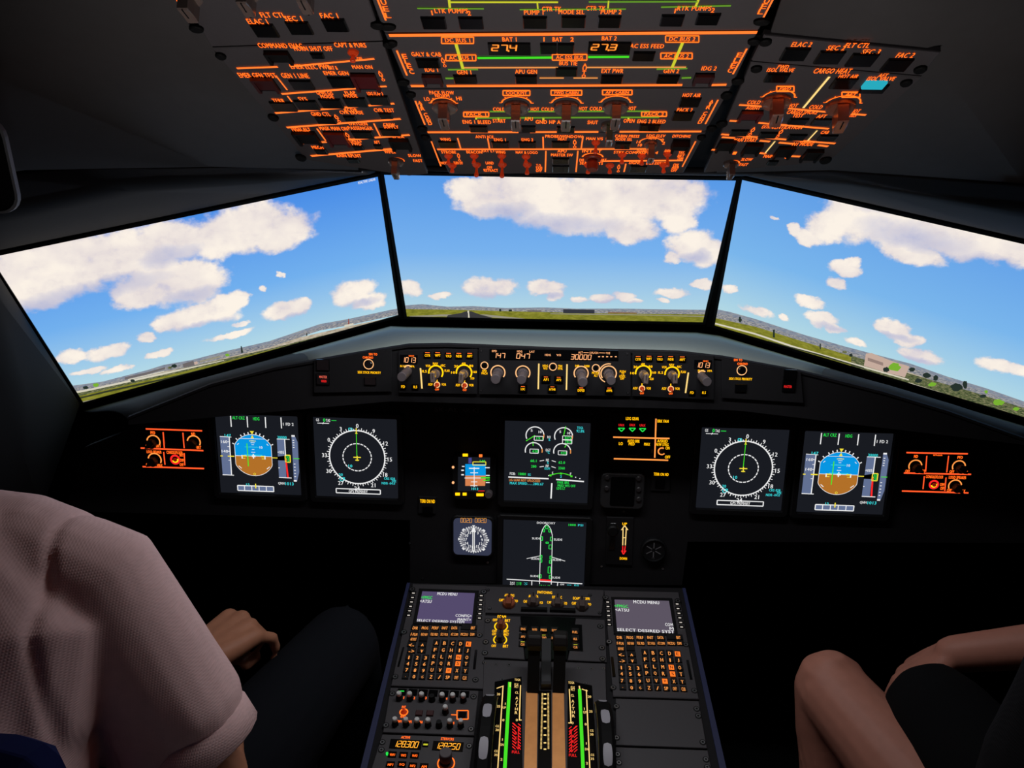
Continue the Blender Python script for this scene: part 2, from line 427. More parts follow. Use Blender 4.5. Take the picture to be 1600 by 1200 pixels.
# black fabric hood running from the lining forward to the tops of the three picture screens
def tvp(F, px, py, lift=0.0): return F.hit(px, py, lift)
hood = [[D(-260, 300, .95), D(0, 272, .94), oh(110, 262, -.010), oh(400, 258, -.010), oh(560, 264, -.010)],
        [D(-230, 330, 1.0), D(0, 330, 1.06), D(200, 296, 1.14), D(420, 282, 1.16), D(575, 270, 1.18)],
        [tvp(F_TVL, -60, 400, .012), tvp(F_TVL, 0, 388, .012), tvp(F_TVL, 200, 347, .012), tvp(F_TVL, 420, 301, .012), tvp(F_TVL, 586, 267, .012)]]
slab(hood, .006, FASC, 'trim_4', 'structure')
hoodc = [[oh(555, 262, -.012), oh(1220, 266, -.012)], [tvp(F_TVC, 590, 264, .012), tvp(F_TVC, 1160, 273, .012)]]
slab(hoodc, .006, FASC, 'trim_5', 'structure')
hoodr = [[oh(1220, 268, -.010), oh(1290, 264, -.010), D(1600, 288, .93), D(1800, 300, .95)],
         [D(1180, 272, 1.12), D(1330, 286, 1.10), D(1600, 330, 1.04), D(1800, 360, 1.0)],
         [tvp(F_TVR, 1164, 272, .012), tvp(F_TVR, 1330, 309, .012), tvp(F_TVR, 1600, 370, .012), tvp(F_TVR, 1760, 405, .012)]]
slab(hoodr, .006, FASC, 'trim_6', 'structure')
# dark side linings below the outer ends of the screens
slab([[D(-260, 300, .95), D(-60, 396, 1.15), tvp(F_TVL, -24, 402, .01)], [D(-320, 700, .95), D(0, 600, 1.28), tvp(F_TVL, 122, 632, .01)], [D(-420, 1200, .9), D(-60, 900, 1.2), D(60, 800, 1.42)]], .008, WALLM, 'trim_7', 'structure')
slab([[D(1800, 300, .95), D(1900, 500, 1.1)], [D(1900, 800, .95), D(1850, 760, 1.2)], [D(2000, 1200, .9), D(1800, 900, 1.3)]], .008, WALLM, 'trim_8', 'structure')

# ------------------------------------------------------------------ picture screens
def cloud_mat(name, blobs, shade, hz, seed, top, mid, low, gain=1.0):
    """screen picture: sky fading to the horizon with clouds; coordinates are metres on the screen"""
    m = bpy.data.materials.new(name); m.use_nodes = True; nt = m.node_tree; nt.nodes.clear(); N = nt.nodes.new; Lk = nt.links.new
    tc = N('ShaderNodeTexCoord'); out = N('ShaderNodeOutputMaterial'); em = N('ShaderNodeEmission'); Lk(em.outputs[0], out.inputs[0]); em.inputs[1].default_value = gain
    def math_(op, a, b=None, c=None):
        n = N('ShaderNodeMath'); n.operation = op
        for i, x in enumerate((a, b, c)):
            if x is None: continue
            if isinstance(x, (int, float)): n.inputs[i].default_value = x
            else: Lk(x, n.inputs[i])
        return n.outputs[0]
    def vm(op, a, b=None, c=None):
        n = N('ShaderNodeVectorMath'); n.operation = op
        for i, x in enumerate((a, b, c)):
            if x is None: continue
            if isinstance(x, (tuple, list)): n.inputs[i].default_value = x
            else: Lk(x, n.inputs[i])
        return n
    def noise(vec, scale, det, off, rough=.55):
        a = vm('ADD', vec, (off, off * 1.7, off * .6)).outputs[0]
        n = N('ShaderNodeTexNoise'); n.inputs['Scale'].default_value = scale; n.inputs['Detail'].default_value = det; n.inputs['Roughness'].default_value = rough
        Lk(a, n.inputs['Vector']); return n
    p0 = tc.outputs['Object']
    w1 = noise(p0, 17, 7, seed, .62); wv = vm('SUBTRACT', w1.outputs['Color'], (.5, .5, .5)).outputs[0]
    p = vm('MULTIPLY_ADD', wv, (.060, .046, 0), p0).outputs[0]
    def blob_field(vec, bl):
        acc = None
        for cx, cy, rx, ry in bl:
            q = vm('MULTIPLY', vm('SUBTRACT', vec, (cx, cy, 0)).outputs[0], (1 / rx, 1 / ry, 0)).outputs[0]
            d = math_('SUBTRACT', 1.0, vm('DOT_PRODUCT', q, q).outputs['Value'])
            acc = d if acc is None else math_('SMOOTH_MAX', acc, d, .25)
        return acc
    acc = blob_field(p, blobs)
    acc = math_('MAXIMUM', acc, -1.5)
    f1 = noise(p0, 26, 8, seed + 3, .6).outputs['Fac']
    f2 = noise(p0, 9, 3, seed + 9).outputs['Fac']
    dens = math_('ADD', math_('MULTIPLY', math_('MINIMUM', acc, .7), 1.5), math_('MULTIPLY', math_('SUBTRACT', f1, .5), 2.2))
    mr = N('ShaderNodeMapRange'); mr.interpolation_type = 'SMOOTHSTEP'; mr.inputs['From Min'].default_value = -.30; mr.inputs['From Max'].default_value = .75
    Lk(dens, mr.inputs['Value']); alpha = math_('MULTIPLY', mr.outputs[0], .97)
    sx = N('ShaderNodeSeparateXYZ'); Lk(p0, sx.inputs[0])
    e = math_('SUBTRACT', sx.outputs['Y'], math_('MULTIPLY_ADD', sx.outputs['X'], hz[1], hz[0]))
    cr = N('ShaderNodeValToRGB'); el = cr.color_ramp.elements
    el[0].position = 0.0; el[0].color = lin(low) + (1,); el[1].position = 1.0; el[1].color = lin(top) + (1,)
    k = el.new(.42); k.color = lin(mid) + (1,)
    Lk(math_('MULTIPLY', e, 1 / .40), cr.inputs[0])
    cc = N('ShaderNodeValToRGB'); ce = cc.color_ramp.elements
    ce[0].position = .30; ce[0].color = lin((196, 192, 214)) + (1,); ce[1].position = .64; ce[1].color = lin((255, 244, 230)) + (1,)
    k = ce.new(.47); k.color = lin((233, 222, 218)) + (1,)
    Lk(math_('ADD', math_('ADD', math_('MULTIPLY', f2, .62), math_('MULTIPLY', f1, .22)), math_('MULTIPLY', math_('MINIMUM', dens, 1.0), .14)), cc.inputs[0])
    sh = math_('MULTIPLY', math_('MAXIMUM', blob_field(p, shade), 0.0), math_('MULTIPLY_ADD', f1, 1.2, .15)); shm = N('ShaderNodeMix'); shm.data_type = 'RGBA'; shm.clamp_factor = True
    Lk(sh, shm.inputs['Factor']); Lk(cc.outputs[0], shm.inputs['A']); shm.inputs['B'].default_value = lin((184, 186, 214)) + (1,)
    mx = N('ShaderNodeMix'); mx.data_type = 'RGBA'; Lk(alpha, mx.inputs['Factor']); Lk(cr.outputs[0], mx.inputs['A']); Lk(shm.outputs['Result'], mx.inputs['B'])
    Lk(mx.outputs['Result'], em.inputs[0]); return m
def town_mat(name, a, b, c, sc=160, seed=0.0):
    m = bpy.data.materials.new(name); m.use_nodes = True; nt = m.node_tree; nt.nodes.clear(); N = nt.nodes.new
    tc = N('ShaderNodeTexCoord'); mp = N('ShaderNodeMapping'); mp.inputs['Scale'].default_value = (1, 2.6, 1); mp.inputs['Location'].default_value = (seed, 0, 0)
    n = N('ShaderNodeTexNoise'); n.inputs['Scale'].default_value = sc; n.inputs['Detail'].default_value = 3; n.inputs['Roughness'].default_value = .7
    cr = N('ShaderNodeValToRGB'); el = cr.color_ramp.elements; el[0].position = .34; el[0].color = lin(a) + (1,); el[1].position = .68; el[1].color = lin(c) + (1,)
    k = el.new(.5); k.color = lin(b) + (1,)
    em = N('ShaderNodeEmission'); o = N('ShaderNodeOutputMaterial')
    for x, y in ((tc.outputs['Object'], mp.inputs[0]), (mp.outputs[0], n.inputs['Vector']), (n.outputs['Fac'], cr.inputs[0]), (cr.outputs[0], em.inputs[0]), (em.outputs[0], o.inputs[0])): nt.links.new(x, y)
    return m
TOWN = town_mat('far_town', (92, 100, 118), (138, 140, 146), (190, 182, 172))
HILL = town_mat('far_hills', (112, 122, 142), (134, 142, 156), (160, 158, 156), 90)
DRY = town_mat('dry_fields', (150, 138, 122), (184, 172, 150), (206, 196, 180), 60)
GRASS = town_mat('airfield_grass', (106, 108, 34), (128, 128, 42), (148, 146, 56), 40)
SCRUB = town_mat('scrub', (40, 52, 40), (90, 100, 62), (150, 140, 110), 120)
RUNW = glow('runway_tarmac', (58, 58, 60)); BLDK = glow('hangar_dark', (52, 54, 64)); BLDP = glow('block_pink', (196, 170, 156)); TREED = glow('tree_dark', (38, 50, 44)); TREEG = glow('tree_green', (120, 176, 50))
PALE = glow('pale_strip', (214, 208, 188)); ROOF = glow('roof_grey', (110, 104, 104)); TAXI = glow('taxi_grey', (150, 146, 128))

def screen(label, F, corners, blobs, shade, hz_px, seed, top, mid, low, scenery, extra=None, gain=1.0):
    c = (sum(p[0] for p in corners) / 4, sum(p[1] for p in corners) / 4)
    t = Thing('wall_screen', label, 'screen', F, *c, group='picture screens ahead of the cockpit')
    q = [t.l(*p) for p in corners]
    h0, h1 = t.l(*hz_px[0]), t.l(*hz_px[1]); b = (h1[1] - h0[1]) / (h1[0] - h0[0]); a = h0[1] - b * h0[0]
    bl = []
    for x, y, rx, ry in blobs:
        p = t.l(x, y); jx, jy = t.J(x, y); bl.append((p[0], p[1], rx * jx, ry * jy))
    sl = []
    for x, y, rx, ry in shade:
        p = t.l(x, y); jx, jy = t.J(x, y); sl.append((p[0], p[1], rx * jx, ry * jy))
    B = MB(); B.poly(q, 0.0, cloud_mat('sky_picture', bl, sl, (a, b), seed, top, mid, low, gain)); B.build('screen', t.o)
    # bezel
    n = 4; sgn = sum(q[i][0] * q[(i + 1) % 4][1] - q[(i + 1) % 4][0] * q[i][1] for i in range(4))
    if sgn < 0: q = q[::-1]
    def off(d):
        r = []
        for i in range(4):
            p0, p1, p2 = (Vector(q[i - 1]), Vector(q[i]), Vector(q[(i + 1) % 4]))
            e1 = (p1 - p0).normalized(); e2 = (p2 - p1).normalized(); n1 = Vector((e1.y, -e1.x)); n2 = Vector((e2.y, -e2.x))
            bi = (n1 + n2).normalized(); r.append(p1 + bi * (d / max(.3, bi.dot(n1))))
        return r
    B = MB(); o1, o2 = off(0.0), off(0.0065); vs = []; fs = []
    for rr, z in ((o1, -.002), (o1, .003), (o2, .003), (o2, -.03)): vs += [(p[0], p[1], z) for p in rr]
    for k in range(3):
        for i in range(4): j = (i + 1) % 4; fs.append((k * 4 + i, (k + 1) * 4 + i, (k + 1) * 4 + j, k * 4 + j))
    fs.append((15, 14, 13, 12)); B.add(vs, fs, BEZEL); B.build('bezel', t.o)
    B = MB(); z = .0006
    def clip(pts):
        # keep only what lies on the screen
        c4 = [t.l(*p) for p in corners]
        if sum(c4[i][0] * c4[(i + 1) % 4][1] - c4[(i + 1) % 4][0] * c4[i][1] for i in range(4)) < 0: c4 = c4[::-1]
        for i in range(4):
            a, b = c4[i], c4[(i + 1) % 4]; out = []
            side = lambda p: (b[0] - a[0]) * (p[1] - a[1]) - (b[1] - a[1]) * (p[0] - a[0])
            for k in range(len(pts)):
                p, q_ = pts[k - 1], pts[k]; sp, sq = side(p), side(q_)
                if (sp >= 0) != (sq >= 0):
                    u = sp / (sp - sq); out.append((p[0] + (q_[0] - p[0]) * u, p[1] + (q_[1] - p[1]) * u))
                if sq >= 0: out.append(q_)
            pts = out
            if len(pts) < 3: return None
        return pts
    for item in scenery:
        pl_ = clip([t.l(*p) for p in item[0]])
        if pl_: B.poly(pl_, z, item[1])
        z += .00006
    B.build('landscape_picture', t.o)
    if extra: extra(t)
    return t
def tree(cx, cy, r, h, n=9, seed=1):
    r *= .72; h *= .72; n = 14
    R = random.Random(seed); return [(cx + r * math.cos(6.283 * i / n) * R.uniform(.75, 1.15), cy - h * math.sin(6.283 * i / n) * R.uniform(.75, 1.15)) for i in range(n)]
def strip(pts, th):
    return [(x, y) for x, y in pts] + [(x, y + t_) for (x, y), t_ in zip(pts[::-1], (th if isinstance(th, list) else [th] * len(pts))[::-1])]

# ---- centre screen
cb = [(760, 310, 55, 34), (820, 300, 85, 42), (880, 318, 95, 48), (960, 312, 105, 54), (1040, 308, 72, 44), (985, 356, 52, 26), (905, 342, 60, 30), (1062, 345, 30, 20), (728, 298, 34, 22),
      (1082, 383, 40, 27), (1108, 395, 34, 24), (1050, 402, 14, 12), (756, 450, 36, 16), (787, 448, 22, 14), (690, 462, 20, 6), (640, 452, 22, 13), (850, 449, 32, 11), (868, 460, 14, 10), (905, 469, 16, 5), (940, 466, 24, 8), (975, 462, 22, 8), (992, 470, 15, 4), (1050, 458, 26, 9), (1096, 445, 16, 7), (1036, 472, 9, 4)]
sc_c = [
    (strip([(630, 478), (700, 480), (760, 482), (870, 484), (1000, 486), (1110, 486)], 26), DRY),
    (strip([(630, 477), (660, 475), (700, 479), (740, 478), (790, 481), (850, 480), (900, 482), (980, 482), (1040, 483), (1110, 484)], 6), HILL),
    (strip([(630, 481), (720, 481), (800, 482.5), (960, 485), (1110, 488)], 4.5), TOWN),
    (strip([(630, 482.5), (700, 483.5), (800, 486), (900, 488.5), (1000, 490), (1110, 491)], 24), GRASS),
    (strip([(640, 493.5), (690, 491), (760, 491), (830, 498.5)], [2, 3, 4, 1.5]), TAXI),
    ([(728, 486), (736, 486), (775, 500), (690, 499)], RUNW),
    ([(700, 492), (728, 487.5), (736, 487.5), (770, 496), (740, 500), (695, 499)], RUNW),
    ([(731.3, 485), (732.7, 485), (734.5, 500), (731.5, 500)], PALE),
    ([(730.5, 485), (733, 485), (733, 488), (730.5, 488)], PALE),
    (strip([(860, 489.2), (1000, 491), (1110, 493.6)], 1.2), TAXI),
    ([(880, 482.5), (929, 483.5), (929, 489.3), (880, 488.5)], BLDK),
    ([(950, 487), (995, 487.8), (995, 489.6), (950, 489)], glow('block_brown', (134, 104, 76))),
    ([(824, 484), (846, 484.5), (846, 487), (824, 486.6)], ROOF), ([(780, 482), (783, 482), (783, 486), (780, 486)], TREED), ([(795, 483), (800, 483), (800, 486), (795, 486)], TREED)]
screen('large bright screen straight ahead showing a runway under clouds', F_TVC, [(600, 272), (1150, 281), (1098, 503), (636, 494)], cb, [(860, 352, 130, 22), (790, 332, 60, 18), (1085, 402, 36, 12), (760, 462, 40, 7), (860, 462, 34, 6), (950, 472, 70, 5)], ((636, 480), (1105, 487)), 2.3,
       (80, 148, 230), (120, 178, 238), (178, 214, 228), sc_c)
# ---- screen on the pink shirt side
lb = [(40, 425, 85, 50), (110, 415, 100, 48), (190, 400, 110, 44), (265, 378, 70, 36), (390, 352, 78, 44), (440, 362, 58, 32), (345, 372, 60, 34), (250, 440, 72, 40), (300, 440, 60, 40), (215, 462, 45, 26), (60, 455, 70, 30),
      (300, 496, 58, 20), (345, 484, 40, 22), (372, 468, 16, 16), (265, 506, 25, 11), (448, 484, 42, 14), (475, 478, 18, 12), (552, 457, 36, 20), (578, 470, 28, 14), (165, 551, 38, 12), (112, 556, 26, 11), (226, 527, 17, 7), (250, 552, 26, 6), (362, 523, 40, 6), (140, 580, 30, 6), (182, 577, 26, 5), (440, 428, 6, 6), (408, 449, 8, 6), (375, 505, 14, 5)]
hl = [(100, 604), (160, 596), (230, 578), (255, 570), (300, 562), (350, 549), (420, 533), (450, 523), (500, 506), (545, 498), (600, 486), (640, 478)]
sc_l = [
    (strip([(90, 612), (160, 598), (300, 565), (450, 531), (560, 506), (640, 490)], 40), DRY),
    (strip(hl, 9), HILL), (strip([(x, y + 4) for x, y in hl], 6), TOWN),
    (strip([(90, 618), (150, 606), (250, 583), (330, 565), (420, 545), (520, 520), (640, 492)], 30), SCRUB),
    (strip([(90, 617), (150, 605), (260, 581), (350, 562)], [3, 3, 3, 1]), PALE),
    (strip([(90, 626), (150, 612), (250, 589), (330, 570), (420, 547), (520, 522), (640, 493)], 34), GRASS),
    (strip([(90, 629), (170, 609), (260, 590), (330, 573)], [2, 3, 2.4, .6]), glow('hedge_line', (52, 58, 40))),
    (strip([(90, 635), (200, 612), (300, 588)], [3, 2, .6]), TAXI), (strip([(120, 631), (200, 613.5), (250, 601)], [4, 3.4, 1]), PALE),
    (strip([(195, 589), (230, 581), (258, 573)], [3.5, 3.5, 3]), ROOF), (strip([(200, 592), (256, 579)], 1.6), PALE),
    ([(285, 568), (302, 563), (304, 570), (287, 574)], ROOF), ([(303, 565), (308, 563.6), (309, 568), (304, 569.5)], BLDP),
    (strip([(312, 563), (344, 555)], 3), TAXI), (tree(150, 601, 7, 4.5), TREEG), (tree(134, 605, 6, 4, 9, 3), TREED), (tree(272, 571, 7, 4, 9, 4), TREED), (tree(265, 574, 5, 3, 9, 5), SCRUB), (tree(355, 554, 5, 3, 9, 6), TREEG), (tree(207, 594, 6, 3.4, 9, 8), TREED),
    ([(376.5, 551), (380, 550), (377.5, 540), (376, 540)], TREED), ([(478, 524), (480, 523.5), (479.5, 519), (478.5, 519)], TREED),
    ([(538, 507), (552, 504), (552, 507), (538, 510)], PALE), ([(543.5, 506), (545.5, 505.5), (545, 497), (544, 497)], glow('mast_red', (150, 70, 60))),
    (strip([(556, 503), (610, 490.5)], 2), TOWN)]
def tvtext(t):
    B = MB(); t.T(B, 'REALTIME LINEAR', 573, 282.5, 27, 4, WH, .0012); B.build('screen_caption', t.o)
screen('bright side screen on the pink shirt side showing clouds and airfield', F_TVL, [(-15, 401), (590, 275), (622, 492), (130, 628)], lb, [(150, 455, 130, 20), (330, 512, 60, 14), (265, 400, 60, 18), (60, 485, 70, 20), (300, 462, 60, 14), (290, 515, 60, 8), (460, 494, 40, 6), (560, 475, 40, 8)], ((115, 606), (622, 486)), 7.7,
       (66, 136, 230), (114, 176, 238), (178, 216, 230), sc_l, tvtext)
# ---- screen on the bare knee side
rb = [(1262, 372, 28, 14), (1295, 352, 36, 30), (1340, 335, 60, 48), (1410, 350, 90, 44), (1490, 372, 90, 34), (1570, 385, 70, 30), (1425, 395, 60, 18), (1240, 360, 10, 12), (1320, 422, 28, 12), (1306, 442, 14, 10), (1332, 412, 14, 10), (1268, 470, 24, 9), (1284, 498, 32, 13), (1305, 513, 16, 8), (1393, 512, 32, 12), (1418, 530, 28, 12), (1438, 556, 38, 11), (1186, 487, 28, 8), (1140, 453, 14, 8), (1336, 537, 20, 7), (1558, 572, 36, 12), (1590, 578, 26, 10), (1212, 342, 9, 4), (1228, 497, 8, 6)]
hr = [(1110, 481), (1140, 487), (1180, 498), (1257, 523), (1320, 541), (1423, 568), (1480, 588), (1540, 606), (1600, 627), (1680, 650)]
sc_r = [
    (strip([(1110, 485), (1257, 527), (1423, 574), (1600, 632), (1680, 655)], 50), DRY),
    (strip(hr, 12), HILL), (strip([(x, y + 6) for x, y in hr], 8), TOWN),
    (strip([(1110, 495), (1180, 510), (1257, 534), (1330, 556)], [30, 30, 25, 20]), GRASS),
    (strip([(1330, 555), (1423, 584), (1520, 612), (1680, 662)], 50), SCRUB),
    (strip([(1110, 502), (1180, 520), (1240, 540), (1330, 566), (1420, 592)], [2.4, 2.6, 3, 3, 2]), PALE),
    (strip([(1200, 532), (1280, 553), (1350, 574)], [1.2, 2.4, 2]), glow('hedge_line', (52, 58, 40))),
    (strip([(1110, 506), (1200, 534), (1330, 572)], [20, 20, 14]), GRASS),
    (strip([(1420, 597), (1520, 628), (1640, 664)], [2, 3, 3]), PALE),
    ([(1353, 552), (1362, 551), (1392, 563), (1421, 572), (1414, 589), (1390, 583), (1350, 571)], BLDP), (strip([(1356, 558), (1380, 566)], 5), glow('window_bands', (150, 128, 120))),
    (tree(1398, 573, 13, 10, 11, 2), TREEG), (tree(1385, 577, 7, 6, 9, 3), TREED), (tree(1425, 577, 7, 5, 9, 5), TREED), (tree(1448, 586, 9, 6, 9, 6), TREED), (tree(1462, 590, 6, 7, 9, 7), TREED), (tree(1495, 604, 14, 9, 11, 9), TREED), (tree(1508, 600, 5, 9, 8, 10), TREED), (tree(1457, 600, 9, 5, 9, 11), TREEG), (tree(1435, 594, 8, 5, 9, 15), TREED), (tree(1560, 628, 14, 7, 11, 12), TREEG), (tree(1541, 611, 4, 4, 9, 13), TREEG), (tree(1536, 618, 8, 4, 9, 16), TREED), (tree(1588, 638, 8, 4, 9, 14), TREEG),
    ([(1155, 502), (1158, 503), (1158, 494), (1155, 494)], TREED), (tree(1157, 499, 4, 3.6, 8, 3), TREED), ([(1208, 526), (1211, 527), (1211, 514), (1208, 514)], TREED), ([(1281, 544), (1283, 545), (1283, 536), (1281, 536)], TREED), (tree(1330, 554, 4, 4, 8, 3), TREED), (tree(1320, 549, 6, 3, 8, 4), SCRUB)]
screen('bright side screen on the bare knee side showing clouds and buildings', F_TVR, [(1160, 280), (1700, 403), (1640, 663), (1117, 508)], rb, [(1430, 372, 110, 24), (1370, 318, 40, 22), (1540, 412, 70, 16), (1300, 512, 40, 6), (1430, 562, 40, 6), (1400, 525, 40, 7)], ((1120, 483), (1600, 632)), 4.1,
       (92, 154, 230), (122, 182, 236), (178, 216, 228), sc_r)
# dark posts between the screens
def post(name, F1, a0, a1, F2, b0, b1):
    t0, t1 = (F1.hit(*a0, -.012) + F2.hit(*b0, -.012)) / 2, (F1.hit(*a1, -.012) + F2.hit(*b1, -.012)) / 2
    B = MB(); w = .5 * (F1.hit(*a0, -.012) - F2.hit(*b0, -.012)).length
    vs = []
    for p, ww in ((t0, w), (t1, w)):
        for sx, sy in ((-1, 0), (1, 0), (1, 1), (-1, 1)): vs.append(p + X * sx * ww - TN * (.02 * sy))
    B.add(vs, [(0, 1, 5, 4), (1, 2, 6, 5), (2, 3, 7, 6), (3, 0, 4, 7), (3, 2, 1, 0), (4, 5, 6, 7)], BEZEL); o = B.build(name); o['kind'] = 'structure'
post('trim_9', F_TVL, (590, 272), (622, 497), F_TVC, (600, 270), (636, 500))
post('trim_10', F_TVC, (1150, 278), (1098, 508), F_TVR, (1160, 277), (1117, 513))

# ------------------------------------------------------------------ glareshield
ftop = [(200, 650), (330, 598), (430, 572), (540, 553), (600, 543), (640, 537), (700, 536), (870, 543), (1060, 548), (1130, 556), (1250, 578), (1380, 610), (1480, 640), (1620, 690)]
gs = bpy.data.objects.new('glareshield', None); COL.objects.link(gs)
gs.location = F_GLARE.hit(868, 590)
tag(gs, 'wide black glareshield with grey felt top below the three screens', 'glareshield')
gi = Matrix.Translation(-gs.location)
front = [F_GLARE.hit(*p) for p in ftop]
def back_pt(p):
    px, py = p
    if px < 630:
        k = (px - 200) / 430.0; q = (min(622, 130 + k * 492), 0); y = 628 - (q[0] - 130) / 492 * 136; return F_TVL.hit(q[0], y + 14, .01)
    if px < 1105:
        k = (px - 630) / 475.0; x = 636 + k * 462; return F_TVC.hit(x, 494 + 9 * (x - 636) / 462 + 16, .005)
    k = (px - 1105) / 515.0; x = 1117 + k * 523; return F_TVR.hit(x, 508 + (x - 1117) * .2964 + 14, .01)
dense = []
for i in range(len(ftop) - 1):
    for k in range(4): dense.append(tuple(ftop[i][c] + (ftop[i + 1][c] - ftop[i][c]) * k / 4 for c in (0, 1)))
dense.append(ftop[-1])
B = MB(); vs = []; K = 8; n = len(dense)
for p in dense:
    a = gi @ F_GLARE.hit(*p); b = gi @ back_pt(p)
    for k in range(K + 1):
        u = k / K; q = a.lerp(b, u); q.z += .012 * math.sin(math.pi * min(1, u * 1.2)) * (1 - u) - (.006 if k == 0 else 0); vs.append(q)
fs = [(i * (K + 1) + k, (i + 1) * (K + 1) + k, (i + 1) * (K + 1) + k + 1, i * (K + 1) + k + 1) for i in range(n - 1) for k in range(K)]
WING = mat('glareshield_felt_shaded', (62, 66, 67), .9, noise=.1, nscale=400, spec=.1)  # same felt, coloured darker at both ends for the shadow there
for nm, mm, c0, c1 in (('shaded_felt_end', WING, -1, 480), ('top_cover', GREYTOP, 480, 1275), ('shaded_felt_end', WING, 1275, 9999)):
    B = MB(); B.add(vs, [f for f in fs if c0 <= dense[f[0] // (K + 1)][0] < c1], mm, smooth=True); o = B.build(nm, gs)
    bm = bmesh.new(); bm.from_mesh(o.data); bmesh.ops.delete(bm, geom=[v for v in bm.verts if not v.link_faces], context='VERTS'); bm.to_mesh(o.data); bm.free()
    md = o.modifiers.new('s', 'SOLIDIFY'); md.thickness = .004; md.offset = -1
# face: hangs below the top edge, with a rounded lip
B = MB(); vs = []
lo_px = lambda px: 628 + 12 * (px - 640) / 470 if 600 < px < 1150 else (628 + (600 - px) * .09 if px <= 600 else 641 + (px - 1150) * .12)
for p in dense:
    t0 = gi @ F_GLARE.hit(*p); lowp = gi @ F_GLARE.hit(p[0], max(lo_px(p[0]), p[1] + 8)); nb = F_GLARE.N
    for q in (t0 - nb * .03 + Vector((0, 0, -.004)), t0 - nb * .004, t0 + nb * .003 + Vector((0, 0, -.002)), t0 + nb * .003 + Vector((0, 0, -.006)), t0 + Vector((0, 0, -.008)), lowp, lowp - nb * .09 + Vector((0, 0, .01))): vs.append(q)
fs = [(i * 7 + k, i * 7 + k + 1, (i + 1) * 7 + k + 1, (i + 1) * 7 + k) for i in range(n - 1) for k in range(6)]
B.add(vs, fs, DARK, smooth=False); B.build('front_face', gs)

# ------------------------------------------------------------------ main instrument panel body, pedestal body
mp = Thing('instrument_panel', 'broad dark instrument panel below the glareshield', 'instrument panel', F_MAIN, 853, 720)
B = MB(); B.prism([mp.l(*p) for p in [(130, 700), (330, 622), (430, 598), (540, 582), (1130, 590), (1250, 604), (1380, 636), (1480, 668), (1640, 720), (1640, 850), (1075, 848), (1066, 916), (640, 912), (640, 814), (100, 800)]], -.03, -.004, DARK); B.build('panel_board', mp.o)
B = MB()
leg(mp, [('SK-AL', 697, 641, 36, 7, mat('engraving', (120, 120, 122))), ('AR-KI', 734, 642, 26, 7, mat('engraving', (120, 120, 122)))], B=B)
B.build('engraved_lettering', mp.o).location = (0, 0, -.004)
for px, py in ((660, 905), (640, 850), (762, 880), (975, 800), (925, 648), (940, 886), (1036, 890)): 
    s_ = mp.screw(px, py, 1.6); s_.location.z = -.004
pb = Thing('centre_pedestal', 'dark centre pedestal with navy side trim between the seats', 'pedestal', F_PED, 853, 1080)
pl = [pb.l(*p) for p in [(641, 908), (1066, 916), (1068, 918), (1150, 1320), (545, 1320), (640, 910)]]
B = MB(); B.prism([pb.l(*p) for p in [(641, 908), (1066, 916), (1150, 1320), (545, 1320)]], -.30, -.0045, DARK); B.build('pedestal_body', pb.o)
for a, b in (((641, 908), (545, 1320)), ((1066, 916), (1150, 1320))):
    p, q = Vector(pb.l(*a)), Vector(pb.l(*b)); sgn = -1 if p.x < 0 else 1
    B = MB(); B.prism([p, q, q + Vector((sgn * .011, 0)), p + Vector((sgn * .006, 0))], -.28, -.002, NAVY, bev=.002); B.build('side_trim', pb.o)
# ------------------------------------------------------------------ display units on the main panel
def display(label, px, py, s=.158, group='square display units on the instrument panel', bez=.012):
    t = Thing('display_unit', label, 'display', F_MAIN, px, py, group=group)
    h = s / 2; o = h + bez; B = MB()
    def rr(r, c, z): # square ring with cut corners
        return [(-r + c, -r, z), (r - c, -r, z), (r, -r + c, z), (r, r - c, z), (r - c, r, z), (-r + c, r, z), (-r, r - c, z), (-r, -r + c, z)]
    vs = rr(o, .005, -.004) + rr(o, .005, .005) + rr(o - .002, .005, .007) + rr(h + .0015, .0015, .007) + rr(h, .001, .001)
    fs = [(k * 8 + i, k * 8 + (i + 1) % 8, (k + 1) * 8 + (i + 1) % 8, (k + 1) * 8 + i) for k in range(4) for i in range(8)]
    B.add(vs, fs, BEZEL); B.build('bezel', t.o)
    B = MB(); B.prism([(-h, -h), (h, -h), (h, h), (-h, h)], -.003, .001, SCRN); t.scr = B.build('screen', t.o)
    t.h = h; return t
class Loc:
    """picture units of a display: u right 0..1, v down 0..1"""
    def __init__(s, h, z=.0014): s.h = h; s.z = z
    def p(s, u, v): return (-s.h + 2 * s.h * u, s.h - 2 * s.h * v)
    def text(s, B, t, u, v, w, hh, m): a = s.p(u, v); B.text(t, a[0], a[1], w * 2 * s.h if w else None, hh * 2 * s.h, s.z + .0006, m)
    def line(s, B, u0, v0, u1, v1, w, m, dz=.0003): B.bar(s.p(u0, v0), s.p(u1, v1), w * 2 * s.h, s.z + dz, m)
    def poly(s, B, pts, m, dz=0.0): B.poly([s.p(*q) for q in pts], s.z + dz, m)
    def ring(s, B, u, v, r, w, m, a0=0, a1=360, dz=.0003, dash=0, n=48): a = s.p(u, v); B.ring(a[0], a[1], r * 2 * s.h, w * 2 * s.h, s.z + dz, m, a0, a1, n=n, dash=dash)
    def rect(s, B, u0, v0, u1, v1, w, m, dz=.0003):
        for a in ((u0, v0, u1, v0), (u1, v0, u1, v1), (u1, v1, u0, v1), (u0, v1, u0, v0)): s.line(B, *a, w, m, dz)

